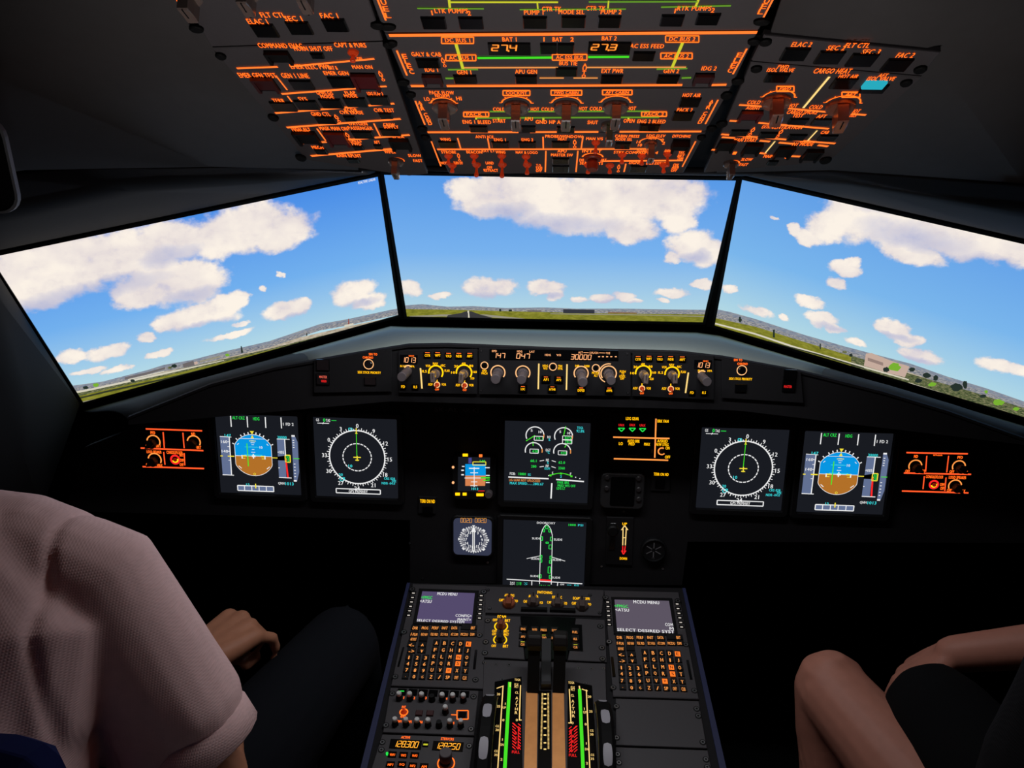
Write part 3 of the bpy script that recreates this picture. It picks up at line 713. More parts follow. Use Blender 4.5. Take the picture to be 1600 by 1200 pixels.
def primary(label, px, py):
    t = display(label, px, py); q = Loc(t.h); S = t.scr
    B = MB()
    # sphere: circle of radius .235 round (.44,.51) cut at the sides
    cx, cy, rx, ry, cutx = .437, .505, .255, .262, .224
    up = []; dn = []
    for i in range(41):
        a = math.pi * i / 40; x, y = rx * math.cos(a), ry * math.sin(a); x = max(-cutx, min(cutx, x)); up.append((cx + x, cy - y)); dn.append((cx + x, cy + y))
    hz = cy + .012
    q.poly(B, [(cx + cutx, hz)] + [p for p in up if p[1] < hz] + [(cx - cutx, hz)], SKYB); 
    q.poly(B, [(cx + cutx, hz)] + [p for p in dn if p[1] > hz] + [(cx - cutx, hz)], GNDB)
    B.build('attitude_sphere', S)
    B = MB()
    for pts in (up, dn):
        for a, b in zip(pts, pts[1:]): q.line(B, *a, *b, .006, WH)
    q.line(B, cx - cutx, hz, cx + cutx, hz, .006, WH)
    for i, (dv, w) in enumerate(((-.05, .05), (-.085, .03), (-.115, .09), (-.145, .03), (-.17, .05), (-.195, .03))): q.line(B, cx - w / 2, hz + dv, cx + w / 2, hz + dv, .006, WH)
    q.line(B, cx - .17, hz - .22, cx + .15, hz - .22, .005, WH)
    for a in (-60, -45, -30, -20, -10, 10, 20, 30, 45, 60):
        r = math.radians(90 - a); q.line(B, cx + .262 * math.cos(r), cy - .268 * math.sin(r), cx + .287 * math.cos(r), cy - .293 * math.sin(r), .012, WH)
    q.poly(B, [(cx - .025, cy - .305), (cx + .025, cy - .305), (cx, cy - .262)], YS, .0004); q.poly(B, [(cx - .02, cy - .215), (cx + .02, cy - .215), (cx, cy - .255)], YS, .0004)
    q.line(B, cx - .04, cy - .18, cx + .04, cy - .18, .008, YS, .0004)
    for s_ in (-1, 1):
        q.line(B, cx + s_ * .14, hz, cx + s_ * .09, hz, .016, YS, .0005); q.line(B, cx + s_ * .14, hz - .01, cx + s_ * .14, hz + .035, .014, WH, .0005)
        q.line(B, cx + s_ * .19, hz - .14, cx + s_ * .17, hz - .16, .007, WH); q.line(B, cx + s_ * .19, hz + .13, cx + s_ * .155, hz + .16, .009, WH)
        q.line(B, cx + s_ * .135, hz + .03, cx + s_ * .10, hz + .03, .008, YS, .0005)
    q.line(B, cx - .02, hz, cx + .025, hz, .022, WH, .0006); q.line(B, cx, hz - .03, cx, hz + .03, .014, WH, .0006)
    q.line(B, cx - .07, hz - .16, cx - .07, hz + .13, .012, GRS, .0006); q.line(B, cx - .11, hz - .015, cx + .11, hz - .015, .008, CY, .0006)
    q.line(B, cx - .1, hz - .115, cx + .07, hz - .115, .006, CY, .0005)
    q.text(B, '10', cx + .1, hz - .115, .035, .03, WH); q.ring(B, cx, cy + .24, .012, .006, YS)
    B.build('attitude_symbols', S)
    B = MB(); q.poly(B, [(.04, .28), (.155, .285), (.15, .765), (.04, .765)], TAPE); q.line(B, .155, .285, .15, .765, .012, WH); q.line(B, .04, .28, .18, .285, .008, WH); q.line(B, .04, .768, .18, .77, .01, WH)
    q.text(B, '160', .09, .345, .075, .035, WH); q.text(B, '140', .09, .465, .075, .035, WH); q.text(B, '147', .14, .265, .075, .035, CY)
    for v in (.345, .405, .465, .525, .58): q.line(B, .125, v, .155, v, .007, WH)
    q.line(B, .12, .527, .2, .527, .014, YS, .0004); q.line(B, .03, .527, .06, .527, .012, YS, .0004); B.build('speed_tape', S)
    B = MB(); q.poly(B, [(.735, .29), (.825, .29), (.825, .775), (.735, .775)], TAPE); q.line(B, .83, .29, .83, .5, .012, WH); q.line(B, .83, .53, .845, .78, .02, RE); q.line(B, .735, .29, .89, .29, .008, WH); q.line(B, .735, .778, .89, .78, .01, WH)
    q.poly(B, [(.69, .52), (.83, .495), (.83, .56), (.735, .56)], GLOSS, .0002); q.rect(B, .825, .49, .885, .58, .012, YS); q.text(B, '30', .855, .515, .04, .04, GR); q.text(B, '20', .855, .555, .04, .04, GR)
    q.text(B, '+005', .775, .455, .08, .035, WH); q.text(B, '30000', .80, .268, .11, .035, CY); q.line(B, .665, .53, .73, .53, .01, YS); q.line(B, .735, .655, .75, .655, .012, WH)
    B.build('altitude_tape', S)
    B = MB(); q.poly(B, [(.915, .245), (.955, .245), (.985, .32), (.985, .70), (.955, .82), (.915, .82)], TAPE); q.line(B, .915, .245, .955, .245, .02, WH); q.line(B, .915, .815, .95, .815, .02, WH)
    for v in (.30, .33, .36, .39, .60, .64, .68, .72, .76): q.line(B, .925, v, .945, v, .01, WH)
    q.line(B, .925, .53, 1.0 - .005, .53, .01, GRS); B.build('vertical_speed_scale', S)
    B = MB(); q.poly(B, [(.215, .90), (.66, .90), (.66, .965), (.215, .965)], TAPE); q.rect(B, .215, .90, .66, .965, .012, WH)
    for u in (.30, .39, .48, .57): q.line(B, u, .90, u, .965, .01, WH)
    q.line(B, .44, .87, .44, .93, .014, YS, .0005); q.text(B, '12', .345, .885, .04, .03, CY); B.build('heading_strip', S)
    B = MB()
    for u in (.19, .39, .61, .80): q.line(B, u, .02, u, .155, .012, WH)
    q.text(B, 'ALT CRZ', .285, .04, .15, .038, GR); q.text(B, 'HDG', .50, .045, .075, .038, GR); q.text(B, '1 FD 2', .885, .10, .125, .035, WH); q.text(B, 'QNH', .76, .855, .075, .038, WH); q.text(B, '1013', .86, .855, .10, .038, CY)
    B.build('lettering', S); return t
primary('attitude display with blue and brown sphere on the pink shirt side', 404.5, 710.5)

def navigation(label, px, py):
    t = display(label, px, py); q = Loc(t.h); S = t.scr; B = MB(); cx, cy, R = .515, .488, .335
    q.ring(B, cx, cy, R, .014, WH); q.ring(B, cx, cy, .172, .012, WH, dash=4, n=96)
    for k in range(72):
        a = math.radians(k * 5); L_ = .035 if k % 2 == 0 else .02; q.line(B, cx + R * math.sin(a), cy - R * math.cos(a), cx + (R + L_) * math.sin(a), cy - (R + L_) * math.cos(a), .008, WH)
    B.build('compass_ring', S); B = MB()
    for i, s_ in enumerate(('0', '9', '6', '12', '15', '18', '21', '24', '27', '30', '33', '0', '3')):
        if i == 2: continue
        k = [0, 1, 0, 2, 3, 4, 5, 6, 7, 8, 9, 10, 11][i]; a = math.radians(k * 30 + 2); q.text(B, s_, cx + .395 * math.sin(a), cy - .395 * math.cos(a), None, .05, WH)
    q.text(B, 'GS', .055, .035, .035, .035, WH); q.text(B, '0', .135, .035, .025, .04, GR); q.text(B, 'TAS', .18, .038, .05, .035, WH); q.line(B, .22, .038, .28, .038, .007, GR)
    q.line(B, .05, .075, .19, .075, .007, WH); q.line(B, .115, .085, .125, .062, .008, WH)
    q.rect(B, .245, .895, .785, .95, .012, WH); q.text(B, 'GPS PRIMARY', .515, .923, .23, .036, WH)
    q.text(B, '10', .43, .60, .045, .035, CY); q.text(B, '20', .31, .715, .045, .035, CY); q.text(B, 'R', .35, .765, .03, .04, CY); q.ring(B, .32, .775, .022, .008, CY)
    q.text(B, 'CRS 028', .90, .745, .13, .03, CY); q.text(B, 'DME', .955, .775, .05, .03, CY); q.text(B, 'NDB -04.0', .885, .805, .16, .03, CY)
    q.rect(B, .425, .125, .465, .15, .008, CY); B.build('lettering', S)
    B = MB(); q.line(B, cx, cy - .32, cx - .003, cy - .01, .008, GRS, .0005); q.line(B, cx, cy - R - .03, cx, cy - R + .03, .012, YS, .0005); q.poly(B, [(cx - .015, cy - R + .04), (cx + .015, cy - R + .04), (cx, cy - R + .01)], YS, .0005)
    q.line(B, cx - .045, cy, cx + .045, cy, .012, YS, .0006); q.line(B, cx, cy - .02, cx, cy + .045, .012, YS, .0006); q.line(B, cx - .022, cy + .036, cx + .022, cy + .036, .014, YS, .0006); B.build('aircraft_symbol', S)
    return t
navigation('compass ring display nearer the pink shirt person', 556.5, 715.5)
primary('attitude display with blue and brown sphere on the bare knee side', 1318.5, 739)
navigation('compass ring display nearer the bare knee person', 1159, 733)

t = display('upper centre display with engine dials and green figures', 854, 722); q = Loc(t.h); S = t.scr; B = MB()
for u, v, r, m1, a0, a1, nd in ((.355, .17, .105, 'N1', -20, 205, 215), (.69, .17, .105, 'N1', -20, 205, 80), (.345, .36, .10, 'EGT', -12, 195, 97), (.68, .36, .10, 'EGT', -12, 195, 62)):
    q.ring(B, u, v, r, .012, WH, a0 + 28, a1); q.ring(B, u, v, r, .012, TAN, a0, a0 + 28)
    if r > .1: a = math.radians(nd); q.line(B, u, v, u + .125 * math.cos(a), v - .125 * math.sin(a), .01, GRS)
    else: a = math.radians(nd); q.line(B, u + .06 * math.cos(a), v - .06 * math.sin(a), u + .115 * math.cos(a), v - .115 * math.sin(a), .01, GRS)
for u, v, w, s_ in ((.40, .205, .105, '19.1'), (.735, .19, .11, 'REV'), (.735, .235, .11, '78.0'), (.35, .365, .10, '430'), (.685, .375, .10, '420')):
    q.rect(B, u - w / 2, v - .025, u + w / 2, v + .025, .008, WH); q.text(B, s_, u + .012, v, w * .7, .032, GR)
q.text(B, '5', .315, .11, .02, .03, WH); q.text(B, '10', .415, .125, .035, .03, WH); q.text(B, '5', .65, .115, .02, .03, WH); q.text(B, '10', .75, .13, .035, .03, WH)
B.build('engine_dial_marking', S); B = MB()
for s_, u, v, w, m_ in (('N1', .52, .185, .035, WH), ('%', .525, .215, .02, CY), ('EGT', .515, .345, .055, WH), ('°C', .515, .375, .035, CY), ('N2', .51, .47, .035, WH), ('%', .515, .50, .02, CY), ('FF', .51, .545, .035, WH), ('KG/H', .51, .575, .06, CY), ('60.1', .345, .485, .07, GR), ('62.0', .68, .495, .075, GR), ('280', .35, .555, .06, GR), ('2360', .68, .565, .075, GR),
                         ('TOGA', .88, .06, .07, CY), ('92.8%', .885, .10, .09, CY), ('FOB:', .10, .655, .065, WH), ('10800', .215, .655, .085, GR), ('KG', .30, .66, .03, CY), ('L/G GEAR NOT UPLOCKED', .245, .735, .37, TAN), ('MAX SPEED.......280/.67', .27, .775, .40, CY), ('PARK BRK', .705, .745, .14, GR), ('PRED W/S OFF', .745, .785, .21, GR), ('LDG LT', .68, .82, .10, GR), ('S', .575, .63, .015, WH), ('F', .79, .635, .015, WH), ('2', .675, .67, .018, CY)): q.text(B, s_, u, v, w, .032, m_)
B.build('lettering', S); B = MB()
q.line(B, .05, .70, .53, .705, .016, WH); q.line(B, .62, .71, .95, .725, .016, WH); q.line(B, .57, .76, .565, .955, .016, WH)
for a in ((.42, .485, .47, .475), (.56, .475, .61, .49), (.42, .56, .47, .55), (.56, .55, .61, .565)): q.line(B, *a, .008, WH)
for i in range(8):
    f = lambda i_: (.55 + .25 * i_ / 8, .66 - .03 * math.sin(math.pi * i_ / 8)); q.line(B, *f(i), *f(i + 1), .01, GRS)
for u, v in ((.55, .66), (.675, .632), (.80, .662)): q.line(B, u - .012, v, u + .012, v + .004, .022, GRS, .0004)
for u, v in ((.53, .665), (.85, .675), (.90, .69)): q.line(B, u - .006, v, u + .006, v, .012, WH)
B.build('divider_marking', S)

t = display('lower centre display showing an aircraft door plan', 850, 865); t.o.scale = (1, .88, 1); q = Loc(t.h); S = t.scr; B = MB(); cx = .525
fus = [(.455, .96), (.455, .22), (.475, .13), (.50, .08), (.525, .055), (.55, .08), (.575, .13), (.595, .22), (.60, .96)]
for a, b in zip(fus, fus[1:]): q.line(B, *a, *b, .008, WH)
q.line(B, .29, .58, .455, .53, .008, WH); q.line(B, .595, .54, .76, .595, .008, WH); B.build('fuselage_outline', S)
B = MB()
for u, v, w, h in ((.525, .10, .03, .04), (.49, .15, .02, .04), (.56, .15, .02, .04), (.465, .27, .025, .055), (.585, .27, .025, .055), (.535, .33, .03, .02), (.575, .39, .035, .06), (.465, .545, .022, .045), (.465, .605, .022, .045), (.585, .55, .022, .045), (.58, .615, .022, .045), (.57, .74, .028, .095), (.46, .84, .025, .05), (.585, .845, .025, .05)):
    q.rect(B, u - w / 2, v - h / 2, u + w / 2, v + h / 2, .008, GR)
B.build('door_symbols', S); B = MB()
for s_, u, v, w, m_ in (('DOOR/OXY', .515, .035, .22, WH), ('1800', .83, .05, .085, GR), ('PSI', .93, .05, .06, CY), ('SLIDE', .40, .27, .10, WH), ('SLIDE', .665, .275, .10, WH), ('SLIDE', .395, .575, .10, WH), ('SLIDE', .66, .58, .10, WH), ('SLIDE', .39, .84, .10, WH), ('SLIDE', .655, .85, .10, WH)): q.text(B, s_, u, v, w, .03, m_)
for s_, u, v, w, m_ in (('TAT', .12, .955, .06, WH), ('SAT', .12, .985, .06, WH), ('+18', .20, .955, .06, GR), ('+18', .20, .985, .06, GR), ('°C', .285, .955, .04, CY), ('°C', .285, .985, .04, CY), ('17 H 45', .52, .985, .13, GR), ('GW', .735, .95, .05, WH), ('--', .82, .955, .05, CY), ('KG', .91, .955, .05, CY)): q.text(B, s_, u, v, w, .026, m_)
B.build('lettering', S); B = MB(); q.line(B, .05, .905, .98, .93, .012, WH); q.line(B, .36, .91, .36, .985, .01, WH); q.line(B, .68, .92, .675, .99, .01, WH); q.line(B, .46, .895, .60, .90, .022, RE); B.build('divider_marking', S)

# ------------------------------------------------------------------ small instruments on the main panel
def rrect(w, h, r, n=5):
    pts = []
    for cx, cy, a0 in ((w - r, h - r, 0), (-w + r, h - r, 90), (-w + r, -h + r, 180), (w - r, -h + r, 270)):
        for i in range(n + 1): a = math.radians(a0 + 90 * i / n); pts.append((cx + r * math.cos(a), cy + r * math.sin(a)))
    return pts
t = Thing('standby_display', 'small standby attitude display with amber keys beside engine display', 'display', F_MAIN, 741, 743)
j = t.J(741, 743)[0]; B = MB(); B.prism(rrect(34 * j, 37 * j, 9 * j), -.004, .012, BEZEL, bev=.002); B.build('bezel', t.o)
Z = .0125; B = MB(); B.prism([t.l(716, 714, Z), t.l(766, 715, Z), t.l(765, 768, Z), t.l(715, 767, Z)], .0118, .0126, SCRN); sc = B.build('screen', t.o)
q = lambda *p: [t.l(x, y, Z) for x, y in p]
B = MB(); B.poly(q((727, 725), (759, 725), (759, 743), (727, 743)), .0129, SKYB); B.poly(q((727, 743), (759, 743), (758, 759), (727, 759)), .0129, GNDC); B.build('attitude_sphere', sc)
B = MB()
for x0, y0, x1, y1, w, m_ in ((723, 725, 727, 725, 1.5, WH), (722, 731, 726, 731, 2, WH), (722, 738, 726, 738, 2, WH), (759, 727, 766, 727, 1.6, WH), (760, 750, 766, 750, 1.6, WH), (760, 739, 766, 739, 1.6, WH), (742, 726, 742, 757, 1.2, WH), (736, 735, 748, 735, 1, WH), (737, 749, 747, 749, 1, WH), (734, 728, 750, 728, 1.6, WH), (736, 755, 747, 755, 1, WH), (752, 742.5, 766, 742.5, 2.4, GRS), (756, 747, 766, 746, 1.4, GRS), (727, 743, 752, 743, 1, WH), (748, 763, 758, 763, 1, RE)): t.L(B, x0, y0, x1, y1, w, m_, .0132)
for x0, y0, x1, y1 in ((740, 718, 760, 718), (740, 723, 760, 723), (740, 718, 740, 723), (760, 718, 760, 723)): t.L(B, x0, y0, x1, y1, 1.2, YS, .0132)
B.text('140', *t.l(754, 720.5, Z), 8 * j, 4 * j, .0132, GR); B.text('1013', *t.l(742, 763.5, Z), 10 * j, 4 * j, .0132, CY)
B.poly(q((732, 715), (737, 715), (737, 724), (732, 724)), .0129, glow('speed_purple', (70, 68, 140)))
B.build('attitude_symbols', sc)
for x, y, w, m_ in ((727, 711, 8, YE), (751, 712, 5, OR2), (715, 772, 7, YE), (726, 772, 6, YE), (750, 773, 11, YE)):
    B = MB(); B.prism([(a[0] , a[1]) for a in [t.l(x - w / 2, y - 2, Z), t.l(x + w / 2, y - 2, Z), t.l(x + w / 2, y + 2, Z), t.l(x - w / 2, y + 2, Z)]], .012, .0135, m_); B.build('lit_key', t.o)
for y in (730, 754):
    B = MB(); B.lathe(*t.l(708, y, Z), [(2 * j, .012), (2 * j, .0135)], WA, 10); B.build('indicator_lamp', t.o)
B = MB(); p = t.l(764, 771, .014); B.lathe(p[0], p[1], [(6 * j, .01), (6 * j, .022), (5 * j, .024)], KNOB, 18); B.build('setting_knob', t.o)

t = Thing('magnetic_indicator', 'round bearing dial with two amber 002.0 readouts', 'instrument', F_MAIN, 739, 836)
j = t.J(739, 836)[0]; B = MB(); B.prism(rrect(33 * j, 34 * j, 8 * j), -.004, .008, BEZEL, bev=.002); B.build('bezel', t.o)
B = MB(); B.prism(rrect(29.5 * j, 30.5 * j, 7 * j), .007, .0088, glow('dial_face_blue', (52, 56, 76))); sc = B.build('dial_face', t.o)
B = MB(); c = t.l(740, 843, .009); B.ring(c[0], c[1], 19 * j, 6 * j, .0091, glow('dial_grey', (124, 124, 132)), n=40)
for k in range(36):
    a = math.radians(k * 10); r0, r1 = (16.5, 23) if k % 3 == 0 else (19.5, 22.5); B.bar((c[0] + r0 * j * math.sin(a), c[1] + r0 * j * math.cos(a)), (c[0] + r1 * j * math.sin(a), c[1] + r1 * j * math.cos(a)), 1.1 * j, .0094, WH)
for k, s_ in enumerate(('N', '3', '6', '9', '12', '15', '18', '21', '24', '27', '30', '33')):
    a = math.radians(k * 30); B.text(s_, c[0] + 13 * j * math.sin(a), c[1] + 13 * j * math.cos(a), None, 4.5 * j, .0094, WH)
for k in (0, 90, 270, 45, 135, 225, 315):
    a = math.radians(k); B.poly([(c[0] + 20.5 * j * math.sin(a), c[1] + 20.5 * j * math.cos(a)), (c[0] + 24 * j * math.sin(a - .1), c[1] + 24 * j * math.cos(a - .1)), (c[0] + 24 * j * math.sin(a + .1), c[1] + 24 * j * math.cos(a + .1))], .0096, WH)
B.build('compass_card', sc)
B = MB(); B.bar((c[0], c[1] - 20 * j), (c[0], c[1] + 20 * j), 3.6 * j, .0098, WH); B.bar((c[0], c[1] - 18 * j), (c[0], c[1] + 14 * j), 1.2 * j, .0099, BLACK); B.poly([(c[0] - 4 * j, c[1] + 13 * j), (c[0] + 4 * j, c[1] + 13 * j), (c[0], c[1] + 22 * j)], .01, WH); B.build('needle', sc)
B = MB()
for x in (728.5, 751): B.seg7('002.0', *t.l(x, 813, .009), 17 * j, 7 * j, .0094, glow('amber_digit', (240, 160, 60)), 0.03)
B.build('readout', sc)

t = Thing('blank_instrument', 'unlit square instrument with rounded dark bezel under the gear lights', 'instrument', F_MAIN, 972, 765)
j = t.J(972, 765)[0]; B = MB(); B.prism(rrect(34 * j, 29 * j, 8 * j), -.004, .010, mat('bezel_grey', (38, 38, 40), .6), bev=.002); B.build('bezel', t.o)
B = MB(); B.prism(rrect(19 * j, 24 * j, 3 * j), .009, .0108, GLOSS); B.build('dark_screen', t.o)
for x, y in ((949, 746), (948, 763), (998, 748), (998, 765), (998, 780)):
    B = MB(); B.lathe(*t.l(x, y, .012), [(4 * j, .009), (4 * j, .013), (3 * j, .014)], KNOBD, 14); B.build('press_button', t.o)

t = Thing('landing_gear_unit', 'gear and autobrake panel with three green triangles under red lights', 'control panel', F_MAIN, 1003, 687)
t.plate([(952, 645), (1052, 648), (1050, 728), (950, 725)], DARK)
leg(t, [('LDG GEAR', 988, 654, 20), ('BRK FAN', 1036, 658, 17), ('AUTO BRK', 990, 689, 19), ('LO', 970, 693, 6), ('MED', 987, 693.5, 9), ('MAX', 1011, 694, 9), ('A/SKID', 1035, 689, 16), ('N/W STRG', 1035, 694.5, 19), ('ON', 1043, 700, 6), ('OFF', 1043, 714, 8)], 4.6, YE)
lines(t, [(958, 683, 1046, 685), (1025, 654, 1023, 715), (959, 716.5, 1044, 719)], glow('warm_line', (255, 150, 70), 1.2), 2.2)
for x, y in ((971, 664), (988, 664), (1004, 664.5)):
    t.button(x, y + 4, 14, 18, GLOSS, .002, 'gear_light', extra=lambda B, hz, x=x, y=y: (B.text('UNLK', *t.l(x, y, hz), 9 * t.J(x, y)[0], 4 * t.J(x, y)[0], hz + .0004, RE), [B.bar(t.l(*a, hz), t.l(*b, hz), 1.6 * t.J(x, y)[0], hz + .0004, GR) for a, b in (((x - 5, y + 5), (x + 5, y + 5)), ((x - 5, y + 5), (x, y + 10)), ((x + 5, y + 5), (x, y + 10)))]))
for x, y in ((970, 705), (988, 705), (1011, 706), (1037, 670)): t.button(x, y, 15, 12, GLOSS, .004)
B = MB(); t.A(B, 1034, 705, 5.5, 2, glow('warm_line', (255, 150, 70), 1.2), 60, 320); B.build('switch_ring', t.o); t.toggle(1034, 705, 1037, 706, 6, KNOBD)

t = Thing('label_panel', 'lit amber label above a dark key beside the standby display', 'label plate', F_MAIN, 668, 790)
t.plate([(654, 776), (682, 777), (681, 803), (653, 802)], DARK); leg(t, [('TERR ON ND', 668, 783, 23)], 5.5, YE); t.button(669, 796, 17, 10, GLOSS, .003)
t = Thing('label_panel', 'lit amber label above a dark key under the gear panel', 'label plate', F_MAIN, 1033, 748)
t.plate([(1018, 734), (1048, 735), (1047, 768), (1017, 767)], DARK); leg(t, [('TERR ON ND', 1033, 741, 23)], 4.6, YE); t.button(1031, 755, 15, 13, GLOSS, .003)

t = Thing('gear_lever_panel', 'gear lever slot beside a lit yellow and red arrow', 'control panel', F_MAIN, 968, 845)
t.plate([(948, 808), (990, 809), (988, 884), (946, 882)], DARK)
leg(t, [('UP', 976, 818.5, 7), ('DOWN', 974, 872.5, 11)], 4, YE)
B = MB(); t.L(B, 973.5, 826, 973, 852, 1.6, WY); t.L(B, 978.5, 826, 977, 852, 1.6, WY); t.L(B, 971, 828, 976, 821, 1.6, WY); t.L(B, 981, 828, 976, 821, 1.6, WY); t.L(B, 974, 840, 977, 840, 1.2, WY); t.L(B, 973, 853, 973, 863, 1.6, RE); t.L(B, 977, 853, 975.5, 863, 1.6, RE); t.L(B, 971, 860, 974, 866, 1.6, RE); t.L(B, 978, 860, 974, 866, 1.6, RE); B.build('direction_arrow', t.o)
B = MB(); B.prism(t.rect(957, 838, 8, 42), .0, .002, GLOSS, bev=.0005); B.build('lever_slot', t.o)
B = MB(); B.prism(t.rect(957, 826, 5, 5), .002, .03, BLACK); p = t.l(957, 826, .03); B.lathe(p[0], p[1], [(.006, .028), (.011, .031), (.011, .041), (.008, .044)], BLACK, 18); B.build('gear_lever', t.o)
t = Thing('brake_gauge', 'round unlit brake pressure gauge with star shaped dial marks', 'gauge', F_MAIN, 1021, 858)
j = t.J(1021, 858)[0]; B = MB(); B.lathe(0, 0, [(20 * j, -.004), (20 * j, .006), (18 * j, .008), (17 * j, .004)], BEZEL, 28); B.build('bezel', t.o)
B = MB()
for a in (90, 150, 210, 270, 330, 30): B.bar((3 * j * math.cos(math.radians(a)), 3 * j * math.sin(math.radians(a))), (13 * j * math.cos(math.radians(a)), 13 * j * math.sin(math.radians(a))), 1.6 * j, .0046, mat('gauge_mark', (110, 110, 112)))
B.text('PSI', 0, -14 * j, None, 3 * j, .0046, mat('gauge_mark', (110, 110, 112))); B.build('dial_marks', t.o)

LREDO = glow('red_orange_line', (255, 84, 38), 1.3)
def audio(label, ln, vl, arcs, red, texts, quad, sgn):
    t = Thing('lighting_panel', label, 'control panel', F_MAIN, sum(p[0] for p in quad) / 4, sum(p[1] for p in quad) / 4, group='lighting and loudspeaker panels')
    t.plate(quad, DARK); lines(t, ln, LREDO, 2.2); lines(t, vl, LREDO, 1.8, 'divider_marking')
    B = MB()
    for x, y, r in arcs: t.A(B, x, y, r, 2, glow('warm_line', (255, 150, 70), 1.2), *( (-30, 170) if sgn < 0 else (10, 210)))
    B.build('dial_arc_marking', t.o)
    for x, y, r in arcs: t.pointer_knob(x + (-2 if sgn < 0 else 2), y + 3, 7.5, .014, ang=2.2 * (1 if sgn < 0 else -1), m=mat('knob_brown', (84, 62, 56), .5))
    B = MB(); t.A(B, *red, 6.5, 3, RE); t.A(B, *red, 3.6, 3.2, YE, 200, 380); B.build('lit_ring', t.o); t.round_knob(red[0], red[1], red[0] + 1, red[1] + 1, 3.2, TOGR)
    leg(t, texts, 4.4, OR); B = MB(); B.prism(t.rect(sum(p[0] for p in quad) / 4, quad[0][1] + 22, 24, 20), 0, .003, GLOSS, bev=.0006); B.build('push_button', t.o)
audio('orange lit lighting panel beside the attitude display on the pink shirt side', [(228, 670, 316, 673), (220, 700, 318, 704), (223, 729, 319, 732)], [(255, 675, 257, 700), (286, 676, 288, 700), (256, 706, 258, 726), (288, 708, 289, 727)],
      [(240, 690, 10), (303, 690.5, 10), (242, 718, 10)], (274, 718), [('PFD', 239, 676, 7), ('PFD/ND', 271, 676.5, 14), ('XFR', 271, 681, 8), ('ND', 302, 678, 6), ('OFF', 231, 697, 7), ('BRT', 248, 697, 7), ('OFF', 295, 699, 7), ('BRT', 311, 699, 7), ('LOUD SPEAKER', 241, 706, 23), ('CONSOLE/FLOOR', 273, 707, 25), ('BRT', 284, 711, 6), ('DIM', 285, 719, 6), ('OFF', 284, 726, 6), ('OFF', 232, 726, 7), ('MAX', 250, 727, 8)], [(216, 662), (324, 666), (324, 738), (216, 734)], -1)
audio('orange lit lighting panel beside the attitude display on the bare knee side', [(1416, 707, 1512, 709), (1412, 739, 1517, 741), (1409, 767, 1513, 770)], [(1448, 712, 1446, 737), (1482, 712, 1479, 738), (1444, 744, 1442, 764), (1478, 746, 1476, 767)],
      [(1430, 728, 10), (1498, 729, 10), (1492, 759, 10)], (1459, 757), [('ND', 1431, 713, 6), ('PFD/ND', 1465, 712.5, 14), ('XFR', 1465, 717.5, 8), ('PFD', 1500, 714.5, 8), ('OFF', 1418, 736, 7), ('BRT', 1442, 736, 7), ('OFF', 1487, 737, 7), ('BRT', 1508, 738, 7), ('CONSOLE/FLOOR', 1460, 745, 27), ('LOUD SPEAKER', 1496, 746, 27), ('OFF', 1472, 763, 6), ('DIM', 1472, 757, 6), ('OFF', 1483, 766, 7), ('MAX', 1504, 767, 8)], [(1406, 700), (1522, 703), (1520, 776), (1403, 772)], 1)

# ------------------------------------------------------------------ glareshield panels
G = F_GLARE.at(F_GLARE.hit(868, 590, .001)); F_GP = Frame(F_GLARE.hit(868, 590, .0055), F_GLARE.U, F_GLARE.V)
def gpanel(name, label, cat, quad, group=None):
    t = Thing(name, label, cat, F_GP, sum(p[0] for p in quad) / 4, sum(p[1] for p in quad) / 4, group=group); t.plate(quad, DARK, -.002, 0); return t
WARM = glow('warm_ring', (255, 190, 130), 1.15)
def selector(t, x, y, r, ang, tall=.02):
    B = MB(); t.A(B, x, y + 1, r, 2.2, YE, -35, 190); B.build('dial_arc', t.o)
    t.paddle(x, y + 3, x, y + 14, 11, CLEAR, r=7.5, ang=ang)
def adf(t, x, y):
    B = MB(); t.A(B, x, y, 4.2, 1.6, WARM); t.L(B, x, y - 8, x, y - 4.5, 1.4, YE); B.build('switch_ring', t.o); t.toggle(x, y, x, y + 5, 5, TOGR)
